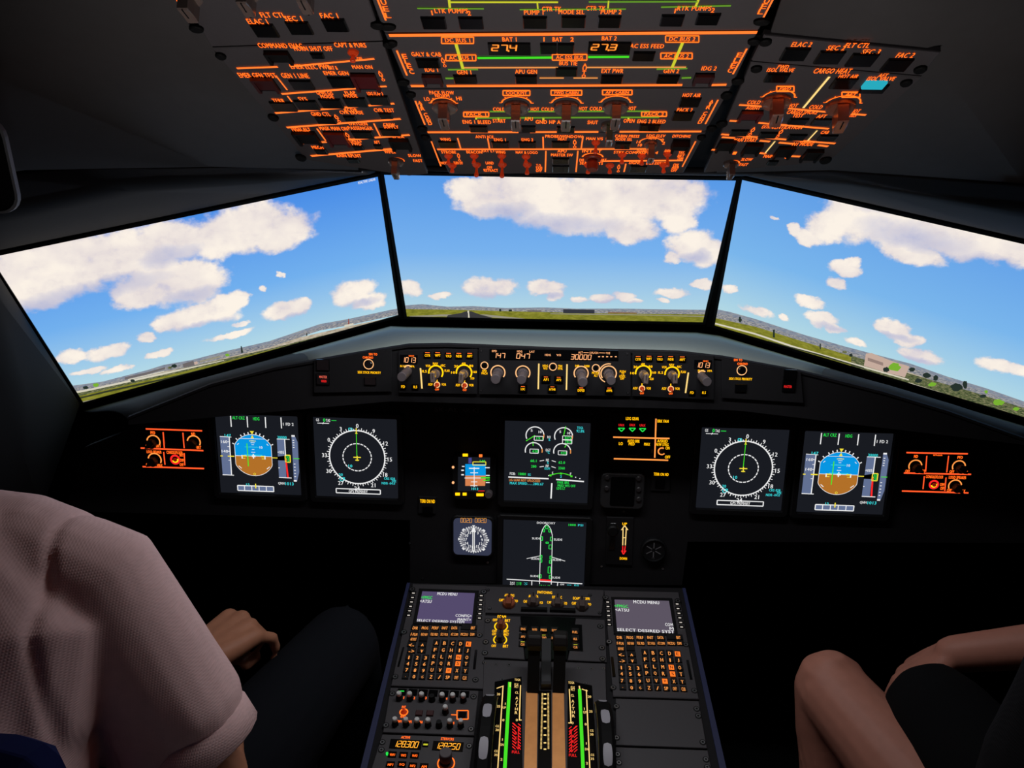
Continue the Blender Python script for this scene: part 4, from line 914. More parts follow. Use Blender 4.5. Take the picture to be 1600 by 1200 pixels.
def efis(label, quad, q1013, knob, shaft, keys, range_x, mode_x, sw, bar, sw_y, low):
    t = gpanel('efis_panel', label, 'control panel', quad, 'display control panels on the glareshield')
    B = MB(); B.prism(t.rect(q1013[0], q1013[1], 27, 13), 0, .0015, GLOSS); w = B.build('display_window', t.o)
    B = MB(); a = t.l(*q1013); jx = t.J(*q1013)[0]; B.seg7('1013', a[0], a[1] - 1.2 * jx, 21 * jx, 7.6 * jx, .002, WA); t.T(B, 'QNH', q1013[0] + 4, q1013[1] - 5, 8, 2.4, OR, .002); B.build('readout', w)
    t.round_knob(shaft[0], shaft[1], knob[0], knob[1], 7, KNOB, skirt=7)
    B = MB(); t.A(B, shaft[0] + 1, shaft[1] - 2, 7, 2, WARM, 50, 150); B.build('dial_arc', t.o)
    rows = [(s_, x, y, 8) for s_, x, y in keys]
    for s_, x, y in keys:
        k = t.button(x, y - 1, 11, 9, GLOSS, .003); B = MB(); a = t.l(x, y + .3, .003); jx = t.J(x, y)[0]; B.text(s_, a[0], a[1], 8.5 * jx, 4 * jx, .0036, YE); a = t.l(x, y - 4, .003); B.bar((a[0] - 3.6 * jx, a[1]), (a[0] + 3.6 * jx, a[1]), 1 * jx, .0036, OR2); B.build('lettering', k)
    (mx, my), (rx, ry) = mode_x, range_x
    selector(t, mx, my, 11, 0.05); selector(t, rx, ry, 12, -0.05)
    for x, y in sw: adf(t, x, y)
    B = MB()
    for i, s_ in enumerate(('ILS', 'VOR', 'NAV', 'ARC', 'PLAN')): 
        a = math.radians(172 - 40 * i); t.T(B, s_, mx + 18 * math.cos(a), my + 1 - 14 * math.sin(a), 7.5, 3.8, YE)
    for i, s_ in enumerate(('10', '20', '40', '80', '160', '320')): 
        a = math.radians(180 - 44 * i); t.T(B, s_, rx + 17 * math.cos(a), ry + 1 - 14 * math.sin(a), 6, 3.6, YE)
    for x, y in sw:
        t.T(B, 'ADF', x - 10.5, y - .5, 7, 3.8, YE); t.T(B, 'VOR', x + 10.5, y - .3, 7, 3.8, YE)
    t.T(B, 'IN HG', knob[0] - 4, knob[1] - 24, 9, 3.2, YE); t.T(B, 'HPA', knob[0] + 10, knob[1] - 23.6, 7, 3.2, YE)
    t.T(B, 'OFF', sw[0][0], sw[0][1] + 7.5, 6, 3, OR); t.T(B, 'OFF', sw[1][0], sw[1][1] + 7.5, 6, 3, OR)
    B.build('lettering', t.o)
    for s_, x, y in low:
        k = t.button(x, y, 10, 8, GLOSS, .003); B = MB(); a = t.l(x, y + .5, .003); jx = t.J(x, y)[0]; B.text(s_, a[0], a[1], 5.5 * jx, 4 * jx, .0036, YE); B.build('lettering', k)
    lines(t, [bar + (2.4, WY)]); 
    return t
efis('display control panel with amber selectors nearer the pink shirt person', [(622, 548), (746, 545), (746, 616), (622, 614)], (639, 561), (634, 596), (637, 580), [('CSTR', 668, 555), ('WPT', 684, 555), ('VOR.D', 701, 556), ('NDB', 717, 556), ('ARPT', 734, 556)], (725, 581), (681, 581), [(683, 601), (726, 602)], (657, 575, 659.5, 607), 601, [('FD', 630, 603.5), ('ILS', 649, 604)])
efis('display control panel with amber selectors nearer the bare knee person', [(988, 551), (1116, 556), (1116, 625), (988, 619)], (1098, 569), (1099, 603), (1096, 588), [('CSTR', 997, 561), ('WPT', 1014, 560.5), ('VOR.D', 1031, 561), ('NDB', 1048, 561), ('ARPT', 1066, 561.5)], (1005, 582), (1050, 583), [(1003, 607), (1048, 607.5)], (1075.5, 582, 1071, 614), 607, [('FD', 1081, 613), ('ILS', 1100, 613)])

t = gpanel('autopilot_panel', 'central autopilot panel with red digits and five silver knobs', 'control panel', [(748, 544), (986, 550), (986, 619), (748, 616)])
B = MB(); B.prism([t.l(*p) for p in ((765, 545.5), (966, 547.5), (966, 563), (765, 561))], 0, .0015, GLOSS); w = B.build('display_window', t.o); B = MB()
for s_, x, y, ww, hh in (('147', 780, 555.3, 18, 7.4), ('047', 817.5, 556.2, 20, 7.4), ('30000', 908, 557.6, 31, 7.4)): a = t.l(x, y); j = t.J(x, y)[0]; B.seg7(s_, a[0], a[1], ww * j, hh * j, .002, WA)
for x in (936, 942, 948.5, 955, 962): t.L(B, x - 1.5, 557, x + 1.5, 557, 1.6, WA, .002)
for s_, x, y, ww in (('SPD', 772.5, 548.3, 7.5), ('HDG', 812, 548.8, 8), ('LAT', 831.5, 549.2, 8), ('HDG', 856, 554.3, 9), ('V/S', 873, 554.5, 7), ('ALT', 907, 550.5, 7), ('LVL/CH', 928, 551, 13), ('V/S', 950, 551.5, 6)): t.T(B, s_, x, y, ww, 3.1, WA, .002)
t.L(B, 911.5, 550.7, 920, 550.9, .8, WA, .002); t.L(B, 936, 551, 946, 551.3, .8, WA, .002)
B.build('readout', w)
B = MB()
for x, y in ((757, 571), (864, 573), (931, 575)): t.A(B, x, y, 5.6, 1.4, WARM)
for x, y, r in ((778, 582, 11), (817, 582.5, 11), (908, 583, 11), (951, 583.5, 12)): t.A(B, x, y, r, 1.8, WARM, -38, 218)
t.A(B, 951, 583, 15, 1.6, WARM, 80, 250); B.build('ring_marking', t.o)
for x, y, tx, ty, r, ribs in ((778, 583, 777, 594, 7.3, 0), (817, 583.5, 817, 594, 7, 6), (908, 584, 909, 598, 7.2, 8), (951, 584.5, 955, 595, 7, 0)): t.round_knob(x, y, tx, ty, r, KNOB, skirt=8.5)
for x, y in ((757, 571), (864, 573), (931, 575)):
    B = MB(); a = t.l(x, y); j = t.J(x, y)[0]; B.lathe(a[0], a[1], [(4 * j, 0), (4 * j, .004), (3.4 * j, .005)], GLOSS, 16); B.build('push_button', t.o)
lines(t, [(842, 568, 841, 608), (886, 569, 885, 609)], WY, 2.2)
leg(t, [('SPD', 757, 579.5, 7), ('MACH', 757, 583.3, 9), ('HDG', 852, 571.5, 8), ('V/S', 852, 575.5, 6.5), ('TRK', 875.5, 572, 7), ('FPA', 875.5, 576, 7), ('100', 902, 571.7, 6), ('1000', 917, 572, 8), ('METRIC', 931, 582.5, 12), ('ALT', 931, 586.7, 6), ('PUSH', 973, 580.5, 9), ('TO', 973, 584, 4), ('LEVEL', 972.5, 587.7, 9.5), ('OFF', 972, 591.5, 6)], 3.6, YE)
for s_, x, y, ww in (('AP1', 853, 593, 7.5), ('AP2', 873, 593.5, 7.5), ('LOC', 817, 607.8, 6.5), ('A/THR', 863, 608.3, 10), ('EXPED', 908, 610, 10.5), ('APPR', 952, 610.3, 9)):
    k = t.button(x, y - 1, 14, 11, GLOSS, .003); B = MB(); a = t.l(x, y, .003); j = t.J(x, y)[0]; B.text(s_, a[0], a[1], ww * j, 3.8 * j, .0036, YE); a = t.l(x, y - 4, .003); B.bar((a[0] - 3 * j, a[1]), (a[0] + 3 * j, a[1]), .9 * j, .0036, OR2); B.build('lettering', k)
for x, y in ((752, 548), (980, 553), (752, 610), (981, 614)): t.screw(x, y, 1.2)

def chrono(label, quad, ring, sin_, ch, prio, pb, warn, cau):
    t = gpanel('warning_unit', label, 'control panel', quad, 'warning and chrono panels at the glareshield ends')
    B = MB(); t.A(B, *ring, 7.5, 1.3, WARM); B.build('lit_ring', t.o)
    B = MB(); a = t.l(*ring); j = t.J(*ring)[0]; B.lathe(a[0], a[1], [(6 * j, 0), (6 * j, .004), (5 * j, .005)], GLOSS, 18); B.build('push_button', t.o)
    leg(t, [('SIN TO', *sin_, 13), ('CHRONO', *ch, 16)], 3.6, OR); leg(t, [('SIDE STICK PRIORITY', *prio, 36)], 3.8, YE, name='priority_lettering')
    t.button(*pb, 18, 12, GLOSS, .003); k = t.button(*cau, 20, 17, GLOSS, .003)
    k = t.button(*warn[0], 20, 17, GLOSS, .003, 'warning_light'); B = MB()
    for s_, x, y, ww, m_ in warn[1]: B.text(s_, *t.l(x, y, .003), ww * j, 4 * j, .0036, m_)
    B.build('lettering', k)
RW = glow('red_white', (255, 110, 90), .9)
chrono('warning and chrono panel at the glareshield end nearer the pink shirt person', [(490, 563), (612, 546), (612, 612), (490, 614)], (576, 569), (583, 553.5), (575, 558.5), (577, 582), (579, 595), ((505, 592), [('MASTER', 505, 589, 12, RW), ('WARN', 506, 595.5, 8, RE)]), (505, 570))
chrono('warning and chrono panel at the glareshield end nearer the bare knee person', [(1128, 560), (1252, 582), (1256, 630), (1128, 622)], (1159, 578.5), (1153, 562.5), (1160, 568.5), (1157, 592), (1157, 606), ((1232, 603), [('MASTER', 1231, 604, 12, RE)]), (1234, 586))
# ------------------------------------------------------------------ pedestal modules
def pmod(name, label, cat, quad, group=None, m=PLATE, z0=-.0035, z1=0.0):
    t = Thing(name, label, cat, F_PED, sum(p[0] for p in quad) / 4, sum(p[1] for p in quad) / 4, group=group); t.plate(quad, m, z0, z1); return t
KEYM = mat('key_black', (20, 19, 20), .45)
ORK = glow('key_amber', (255, 160, 80), 1.1); ORB = glow('key_amber_lit', (255, 120, 40), 1.2)
def menu(label, quad, scr, sm, texts, left_lsk, right_lsk, rows, letters, nums, screws, gr, slots):
    t = pmod('menu_keypad', label, 'keypad', quad, 'menu keypads on the pedestal')
    B = MB(); B.prism([t.l(*p) for p in scr[1]], 0, .003, BEZEL, bev=.001); B.build('screen_bezel', t.o)
    B = MB(); B.prism([t.l(*p) for p in scr[0]], .0028, .0034, sm); sc = B.build('screen', t.o)
    B = MB()
    for s_, x, y, w, h, m_ in texts: t.T(B, s_, x, y, w, h, m_, .0038)
    B.build('lettering', sc)
    def key(x, y, w, h, s_, tw, th, m_, box=False):
        k = t.button(x, y, w, h, KEYM, .003, 'key')
        if s_:
            B = MB(); a = t.l(x, y, .003); jx, jy = t.J(x, y)
            if box: B.prism([(a[0] - tw * jx / 2, a[1] - th * jy / 2), (a[0] + tw * jx / 2, a[1] - th * jy / 2), (a[0] + tw * jx / 2, a[1] + th * jy / 2), (a[0] - tw * jx / 2, a[1] + th * jy / 2)], .003, .0032, ORB); B.text(s_, a[0], a[1], tw * jx * .5, th * jy * .6, .0035, KEYM)
            else: B.text(s_, a[0], a[1], tw * jx, th * jy, .0034, m_)
            B.build('lettering', k)
    for s_, x, y, w in rows: key(x, y, 13, 7.5, s_, w, 4.4, ORK)
    for s_, x, y in letters: key(x, y, 10, 8.5, s_, 4 if len(s_) == 1 else (6 if s_ != '/' else 3), 5.4, ORK)
    for s_, x, y in nums: key(x, y, 10, 8.5, s_, 3.6 if s_ != '.' else 2, 5.2 if s_ != '.' else 2, ORK)
    for s_, x, y in gr: key(x, y, 9, 8, s_, 8, 7.5, ORB, True)
    for (x0, y0, x1, y1) in (left_lsk, right_lsk):
        for i in range(6):
            x, y = x0 + (x1 - x0) * i / 5, y0 + (y1 - y0) * i / 5; k = t.button(x, y, 8, 4, KEYM, .003, 'line_select_key'); B = MB(); a = t.l(x, y, .003); jx, jy = t.J(x, y); B.bar((a[0] - 2 * jx, a[1]), (a[0] + 2 * jx, a[1]), 1.4 * jy, .0034, glow('white_dash', (225, 215, 205), .9)); B.build('marking', k)
    for x, y in screws: t.screw(x, y)
    for q_ in slots:
        B = MB(); B.prism([t.l(*p) for p in q_], 0, .0016, GLOSS, bev=.0004); B.build('side_slot', t.o)
    return t
def rowz(y, xs, ss, ws): return [(s_, x, y, w) for s_, x, w in zip(ss, xs, ws)]
L0 = lambda x, y, s_: [(c, x + 12.6 * i, y + .35 * i) for i, c in enumerate(s_)]
F1 = ['DIR', 'PROG', 'PERF', 'INIT', 'DATA', '', 'BRT']; W1 = [8, 10, 10, 9, 9, 9, 6]
F2 = ['F-PLN', 'RAD NAV', 'FUEL PRED', 'SEC F-PLN', 'ATC COMM', 'MCDU', 'DIM']; W2 = [10, 10, 11, 11, 11, 11, 6]
menu('keypad with violet menu screen nearer the pink shirt person', [(645, 912), (760, 915), (755, 1076), (611, 1071)], ([(660, 926), (742, 929), (737, 976), (651, 973)], [(655, 921), (748, 924), (743, 979), (645, 976)]), PURP,
     [('MCDU MENU', 699, 930.5, 31, 4.6, WH), ('<FMGC', 667, 936, 17, 4.6, GR), ('<ATSU', 665.5, 942, 18, 4.6, WH), ('CONFIG>', 724.5, 964.5, 25, 4.4, WH), ('MAINT>', 725.5, 970.5, 21, 4, WH), ('SELECT DESIRED SYSTEM', 688.5, 973, 74, 3.6, WH)],
     (646, 927, 638.5, 961.5), (752, 931, 749, 966),
     rowz(981.5, [649, 664, 680, 695, 710, 727, 739], F1, W1) + rowz(991.5, [647, 663, 678.5, 694, 710, 725.5, 738], F2, W2) + rowz(999, [646, 661.5], ['AIR PORT', ''], [9, 1]) + rowz(1008, [643, 660], ['<-', '^'], [8, 4]) + rowz(1017.5, [643, 659], ['->', 'v'], [8, 4]),
     L0(682, 1005, 'ABCD') + L0(680, 1015.5, 'FGHIJ') + L0(678, 1026, 'KLM') + [('O', 729.5, 1027.5)] + L0(676.5, 1036.5, 'PQR') + [('T', 728, 1037.5)] + L0(675, 1047, 'UV') + [('X', 714, 1048), ('Y', 727, 1048.5)] + [('Z', 673.5, 1058), ('/', 686.5, 1058.3), ('SP', 699.5, 1058.7), ('OVFY', 713, 1059), ('CLR', 726, 1059.5)],
     [('1', 639, 1027.5), ('2', 652, 1028), ('3', 665, 1028.3), ('4', 637.3, 1037.3), ('5', 650.3, 1037.7), ('6', 663, 1038), ('7', 635.5, 1047), ('8', 648.5, 1047.5), ('9', 661.5, 1048), ('.', 633.5, 1057.5), ('0', 646.8, 1057.5), ('+/-', 660, 1058)],
     [(631, 988), (749, 993), (617.5, 1057.5), (743, 1062.5), (644, 921), (756, 925)], [('E', 732, 1006.5), ('N', 716.5, 1027), ('S', 715.5, 1037), ('W', 701, 1047.8)], [[(629, 1012), (632, 1012), (624, 1042), (621, 1042)], [(742, 1016), (746, 1016), (743, 1046), (739, 1046)]])
R0 = lambda x, y, s_: [(c, x + 12.9 * i, y + .4 * i) for i, c in enumerate(s_)]
menu('keypad with grey violet menu screen nearer the bare knee person', [(944, 922), (1060, 925), (1092, 1092), (958, 1088)], ([(960, 939), (1045, 941), (1053, 991), (964, 988)], [(955, 934), (1050, 936), (1059, 994), (959, 992)]), PURG,
     [('MCDU MENU', 1009.5, 943.5, 40, 4.8, WH), ('<FMGC', 970.5, 949.5, 21, 4.6, GR), ('<ATSU', 972, 955.5, 21, 4.6, WH), ('COM', 1045, 978.5, 12, 4.6, WH), ('M', 1049, 984.5, 6, 4, WH), ('SELECT DESIRED SYST', 1008.5, 988, 88, 4.4, WH)],
     (949.5, 941, 952, 976), (1058, 944, 1065, 980),
     rowz(996.5, [968, 984, 1000, 1016, 1032, 1048, 1060], F1, W1) + rowz(1005.5, [969, 985.5, 1001, 1017.5, 1033, 1049, 1061.5], F2, W2) + rowz(1014, [970, 985], ['AIR PORT', ''], [9, 1]) + rowz(1023.5, [971, 987], ['<-', '^'], [8, 4]) + rowz(1033, [972, 988], ['->', 'v'], [8, 4]),
     R0(1007.5, 1020, 'ABCD') + R0(1008.3, 1030.5, 'FGHIJ') + R0(1009.7, 1041.5, 'KLM') + [('O', 1062, 1043.5)] + R0(1010.8, 1052, 'PQR') + [('T', 1064, 1053.8)] + R0(1012.5, 1063.5, 'UV') + [('X', 1053, 1065), ('Y', 1066, 1065.5)] + [('Z', 1014, 1075), ('/', 1027.5, 1075.5), ('SP', 1041, 1076), ('OVFY', 1054.5, 1076.5), ('CLR', 1068, 1077)],
     [('1', 970.8, 1043.5), ('2', 984, 1044), ('3', 997, 1044.3), ('4', 971.3, 1053), ('5', 985, 1053.4), ('6', 998.5, 1053.8), ('7', 972, 1063.8), ('8', 985.8, 1064.2), ('9', 999.5, 1064.6), ('.', 973, 1074.5), ('0', 987, 1074.8), ('+/-', 1000.5, 1075)],
     [(951.5, 1003), (1071.5, 1007.5), (958, 1074.5), (1085, 1079.5), (946, 934), (1059, 939)], [('E', 1058.8, 1021.8), ('N', 1049, 1042.7), ('S', 1051, 1053.2), ('W', 1039, 1064.4)], [[(954, 1027), (958, 1027), (962, 1058), (957, 1058)], [(1072, 1032), (1076, 1032), (1082, 1062), (1078, 1062)]])

# audio control panel
t = pmod('audio_panel', 'audio control panel with rows of white capped knobs', 'control panel', [(610, 1074), (748, 1079), (741, 1149), (598, 1144)])
for r, xs in ((1094, (624, 640.5, 659, 675, 691, 707.5, 724)), (1134.5, (617.5, 634.5, 652, 669, 686, 703, 720))):
    for i, x in enumerate(xs):
        y = r + (x - 670) * .028; j = t.J(x, y)[0]; a = t.l(x, y); dark = (i == 3 and r < 1100) or (i == 4 and r > 1100); B = MB()
        B.lathe(a[0], a[1], [(5.5 * j, 0), (5 * j, .006), (4 * j, .008), (4 * j, .011)], BLACK, 16)
        if not dark: B.ring(a[0], a[1], 5.2 * j, 1.2 * j, .0008, STEEL, -160, -20)
        k = B.build('volume_knob', t.o)
        if not dark:
            B = MB(); B.lathe(a[0], a[1], [(4.1 * j, .0105), (4.1 * j, .0145), (3.2 * j, .016)], WHITEC, 16); B.build('white_cap', k)
for i, x in enumerate((628, 645, 661, 677, 693.5, 710, 726)):
    t.button(x, 1082 + i * .6, 14, 9, GLOSS, .003, extra=(lambda B, hz, x=x: B.bar(t.l(x - 3.5, 1080, hz), t.l(x + 3.5, 1080.2, hz), .0018, hz + .0004, GR)) if i == 0 else None)
B = MB(); t.A(B, 631, 1113, 6, 1.8, OR); B.build('switch_ring', t.o); t.toggle(631, 1113, 632, 1107, 6)
for x in (655, 672): t.button(x, 1115 + (x - 655) * .02, 11, 8, mat('key_dark_red', (62, 22, 22), .5), .003)
x, y = 696, 1114; j = t.J(x, y)[0]; a = t.l(x, y); B = MB(); B.lathe(a[0], a[1], [(5.5 * j, 0), (5 * j, .006), (4 * j, .008), (4 * j, .011)], BLACK, 16); B.ring(a[0], a[1], 5.2 * j, 1.2 * j, .0008, STEEL, -160, -20); k = B.build('volume_knob', t.o)
B = MB(); B.lathe(a[0], a[1], [(4.1 * j, .0105), (4.1 * j, .0145), (3.2 * j, .016)], WHITEC, 16); B.build('white_cap', k)
B = MB(); t.frame_rect(B, 714, 1110.5, 731.5, 1124, 1.4, OR); t.L(B, 719, 1115, 721, 1115, 1.2, OR); t.L(B, 724, 1115, 726, 1115, 1.2, OR); t.L(B, 705, 1117, 713, 1117.3, 1.2, OR); B.build('marking_lines', t.o); t.button(722.5, 1117.5, 12, 8, GLOSS, .003)
leg(t, [('INT', 631, 1105, 6), ('RAD', 630, 1120, 8), ('VHF1', 624, 1127.5, 7), ('VHF2', 640, 1128, 7), ('MKR', 657, 1128.5, 7), ('ILS', 707, 1130, 6), ('CALL', 672, 1115.4, 7), ('RESET', 655, 1115, 7), ('1', 631, 1090.5, 2), ('2', 647.5, 1091, 2), ('3', 665.5, 1091, 2), ('4', 698, 1092, 2)], 3.6)
for x, y in ((613, 1084), (740, 1089), (603, 1133.5), (736, 1139.5)): t.screw(x, y)
t = pmod('radio_panel', 'radio panel reading 128.300 and 128.250 in amber digits', 'control panel', [(597, 1147), (741, 1152), (730, 1230), (572, 1226)])
B = MB(); B.prism(t.rect(634, 1163.5, 50, 14), 0, .0012, GLOSS); B.build('display_window', t.o); B = MB(); B.prism(t.rect(700, 1166.5, 48, 14), 0, .0012, GLOSS); B.build('display_window', t.o)
B = MB()
DG = glow('radio_digit', (255, 170, 50), 1.5)
for s_, x, y in (('128.300', 634.5, 1164), ('128.250', 699.5, 1167)): a = t.l(x, y); jx, jy = t.J(x, y); B.seg7(s_, a[0], a[1], 38 * jx, 9 * jy, .0018, DG, .16)
B.build('readout', t.o)
leg(t, [('ACTIVE', 634, 1152.5, 14), ('STBY/CRS', 699, 1155, 20)], 3.8)
t.button(665, 1163.5, 9, 7, GLOSS, .003, extra=lambda B, hz: B.bar(t.l(661.5, 1163.4, hz), t.l(668.5, 1163.6, hz), .0028, hz + .0004, YG))
for s_, x, y in (('VHF1', 613, 1179.5), ('VHF2', 630.5, 1180.5), ('VHF3', 648, 1181), ('HF1', 610, 1195), ('SQ', 628, 1195), ('HF2', 645, 1197), ('AM', 662.5, 1198)): t.button(x, y, 13, 8, GLOSS, .003, text=s_, tw=8, th=3.8)
B = MB(); a = t.l(605, 1179); j = t.J(605, 1179)[0]; B.lathe(a[0], a[1], [(2 * j, 0), (2 * j, .0036)], GR, 10); B.build('indicator_lamp', t.o)
B = MB(); t.A(B, 697, 1193, 13, 1.8, OR); B.build('knob_ring', t.o); t.round_knob(697, 1193, 699, 1175, 10, KNOB, skirt=11)
for x, y in ((597.5, 1160), (733, 1166), (596, 1172)): t.screw(x, y)
for i, (quad, scr, lab) in enumerate((([(962, 1091), (1092, 1095), (1105, 1169), (962, 1164)], [(1088.5, 1108), (963, 1104), (1098, 1160), (963.5, 1153), (1091, 1119)], 'plain blank cover plate directly below the keypad on the bare knee side'), ([(962, 1167), (1106, 1172), (1124, 1260), (962, 1255)], [(965, 1179), (1103, 1187), (967, 1192), (1105, 1199)], 'plain blank cover plate at the bottom edge on the bare knee side'))):
    t = pmod('blank_plate', lab, 'cover plate', quad, 'blank cover plates on the pedestal')
    for x, y in scr: t.screw(x, y)
# switching row
t = pmod('switching_panel', 'switching panel with row of four grey rotary knobs', 'control panel', [(757, 916), (944, 922), (940, 962), (755, 957)])
leg(t, [('SWITCHING', 851, 926, 23), ('ATT HDG', 796, 930.5, 15), ('AIR DATA', 833.5, 932, 15), ('EIS DMC', 870.5, 933.5, 15), ('ECAM/ND XFR', 908.5, 935.5, 26), ('CAPT', 784, 938, 8), ('F/O', 806, 939.5, 6), ('CAPT', 822, 940, 8), ('F/O', 845, 942, 6), ('CAPT', 859, 941.5, 8), ('F/O', 883, 943, 6), ('CAPT', 898, 943, 9), ('F/O', 920, 944.5, 7)], 4, YE)
B = MB()
for x, y in ((797, 934.5), (833.5, 936), (871, 938), (909, 940)): t.L(B, x - 5, y, x + 5, y + .3, 1.4, RW)
B.build('marking_lines', t.o)
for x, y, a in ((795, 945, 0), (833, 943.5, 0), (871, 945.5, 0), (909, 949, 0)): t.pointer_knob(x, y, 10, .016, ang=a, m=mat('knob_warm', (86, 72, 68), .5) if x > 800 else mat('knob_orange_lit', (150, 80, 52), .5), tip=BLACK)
for x, y in ((762, 922), (765, 951), (937, 958), (922, 930)): t.screw(x, y, 2)
t = pmod('brightness_panel', 'screen brightness panel with two yellow ringed knobs', 'control panel', [(757, 961), (813, 963), (820, 1030), (752, 1026)])
leg(t, [('ECAM', 784, 963.8, 13), ('OFF', 773.5, 969, 7), ('BRT', 793, 970, 8), ('OFF', 772.5, 986.5, 7), ('BRT', 791, 987, 8), ('OFF', 772, 991, 6), ('BRT', 791, 992, 8), ('OFF', 771.5, 1009.5, 7), ('BRT', 790, 1010, 8)], 4, YE)
for x, y in ((783, 979), (781.5, 1000)):
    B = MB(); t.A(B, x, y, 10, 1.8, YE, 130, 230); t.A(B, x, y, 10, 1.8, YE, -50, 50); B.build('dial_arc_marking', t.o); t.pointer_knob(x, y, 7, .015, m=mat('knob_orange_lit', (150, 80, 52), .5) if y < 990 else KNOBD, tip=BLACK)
for x, y in ((762, 970), (759, 1003.5), (757.5, 1020.5)): t.screw(x, y)
t = pmod('blank_plate', 'plain blank cover plate beside the warning key panel on the bare knee side', 'cover plate', [(900, 966), (945, 968), (948, 1034), (887, 1031)], 'blank cover plates on the pedestal')
for x, y in ((938, 979), (940.5, 1012.5), (941.5, 1030)): t.screw(x, y)
t = pmod('warning_keypad', 'recessed key panel with small amber captions above the thrust levers', 'control panel', [(814, 962), (899, 965), (886, 1031), (821, 1030)], m=GLOSS)
for s_, x, y, w in (('ENG', 817.5, 983.5, 7), ('BLEED', 835.5, 984.5, 7), ('PRESS', 849.5, 985, 9), ('ELEC', 866, 985.5, 7), ('APU', 817, 995.5, 6), ('COND', 849.5, 997, 8), ('DOOR', 866, 997.5, 8), ('CLR', 816.5, 1007.5, 6), ('STS', 849.5, 1009, 6)): t.button(x, y, 12, 8, KEYM, .003, text=s_, tw=w, th=3.6, tm=ORK, extra=(lambda B, hz, x=x, y=y: B.bar(t.l(x - 3, y - 4, hz), t.l(x + 3, y - 4, hz), .0012, hz + .0005, YG)) if s_ in ('COND', 'CLR') else None)
B = MB(); a = t.rect(857, 954, 0, 0)[0]; B.prism([t.l(814, 952), t.l(855, 953), t.l(855, 957), t.l(814, 956)], 0, .006, BLACK, bev=.001); B.build('hinge_cover', t.o); B = MB(); B.prism([t.l(859, 953), t.l(899, 954.5), t.l(899, 958.5), t.l(859, 957)], 0, .006, BLACK, bev=.001); B.build('hinge_cover', t.o)
t.o.location += F_PED.N * .0006
t2 = pmod('warning_key_strip', 'narrow strip of three amber captioned keys beside the thrust levers', 'control panel', [(889, 976), (909, 977), (911, 1018), (887, 1017)], m=GLOSS, z0=.0008, z1=.0022)
for s_, x, y, w in (('FUEL', 898.5, 988, 8), ('ALL', 898.8, 998.5, 6), ('CLR', 899.2, 1011.5, 6)): t2.button(x, y, 12, 8, KEYM, .005, text=s_, tw=w, th=3.6, tm=ORK, extra=(lambda B, hz, x=x, y=y: B.bar(t2.l(x - 3, y - 4, hz), t2.l(x + 3, y - 4, hz), .0012, hz + .0005, YG)) if s_ == 'CLR' else None)

# throttle quadrant
t = pmod('throttle_quadrant', 'throttle quadrant with green edged scales and red reverse hatching', 'throttle quadrant', [(756, 1031), (946, 1037), (952, 1260), (748, 1260)], z0=-.0035, z1=.001)
Z = .0016
B = MB(); B.prism([t.l(*p) for p in ((773, 1066), (815, 1058), (817, 1260), (765, 1260))], .001, Z, GLOSS, bev=.0002); B.build('scale_plate', t.o)
B = MB(); B.prism([t.l(*p) for p in ((887, 1064), (925, 1072), (938, 1260), (886, 1260))], .001, Z, GLOSS, bev=.0002); B.build('scale_plate', t.o)
B = MB(); B.prism([t.l(*p) for p in ((842, 1080), (861, 1080), (862, 1260), (839, 1260))], .001, Z, GLOSS, bev=.0002); B.build('centre_scale_plate', t.o)
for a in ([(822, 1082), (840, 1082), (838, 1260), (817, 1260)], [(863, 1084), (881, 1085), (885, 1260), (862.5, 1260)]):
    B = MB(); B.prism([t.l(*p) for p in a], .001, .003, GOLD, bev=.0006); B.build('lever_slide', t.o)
Z += .0005
B = MB(); t.L(B, 796.5, 1067, 788, 1215, 5, GRS, Z); t.L(B, 905.5, 1078, 912, 1225, 5, GRS, Z); B.build('green_strip', t.o)
B = MB()
for a in ((786, 1074, 777, 1215), (916, 1079, 922.5, 1225), (813.3, 1072, 811.5, 1127), (889.5, 1078, 892, 1131)): t.L(B, *a, 1.6, WY, Z)
t.L(B, 811, 1126.5, 815, 1126.5, 1.4, WY, Z); t.L(B, 888, 1131, 893, 1131, 1.4, WY, Z); t.L(B, 776, 1077, 787, 1073, 1.2, WY, Z); t.L(B, 797, 1067, 797.2, 1075, 2, WY, Z); t.L(B, 905, 1073, 906, 1080, 2, WY, Z); t.L(B, 909, 1078, 918, 1081, 1.2, WY, Z)
for k in range(44):
    y = 1085 + k * 2; xl, xr = 847.5 - k * .05, 856.5 + k * .01; t.L(B, xl - 1.3, y, xl + 1.3, y, .9, WY, Z); t.L(B, xr - 1.3, y, xr + 1.3, y, .9, WY, Z)
for y in (1086, 1093, 1101, 1109, 1119, 1129, 1139, 1150, 1162, 1172): t.L(B, 849.5, y, 853.5, y, 2, WY, Z)
B.build('marking_lines', t.o)
B = MB()
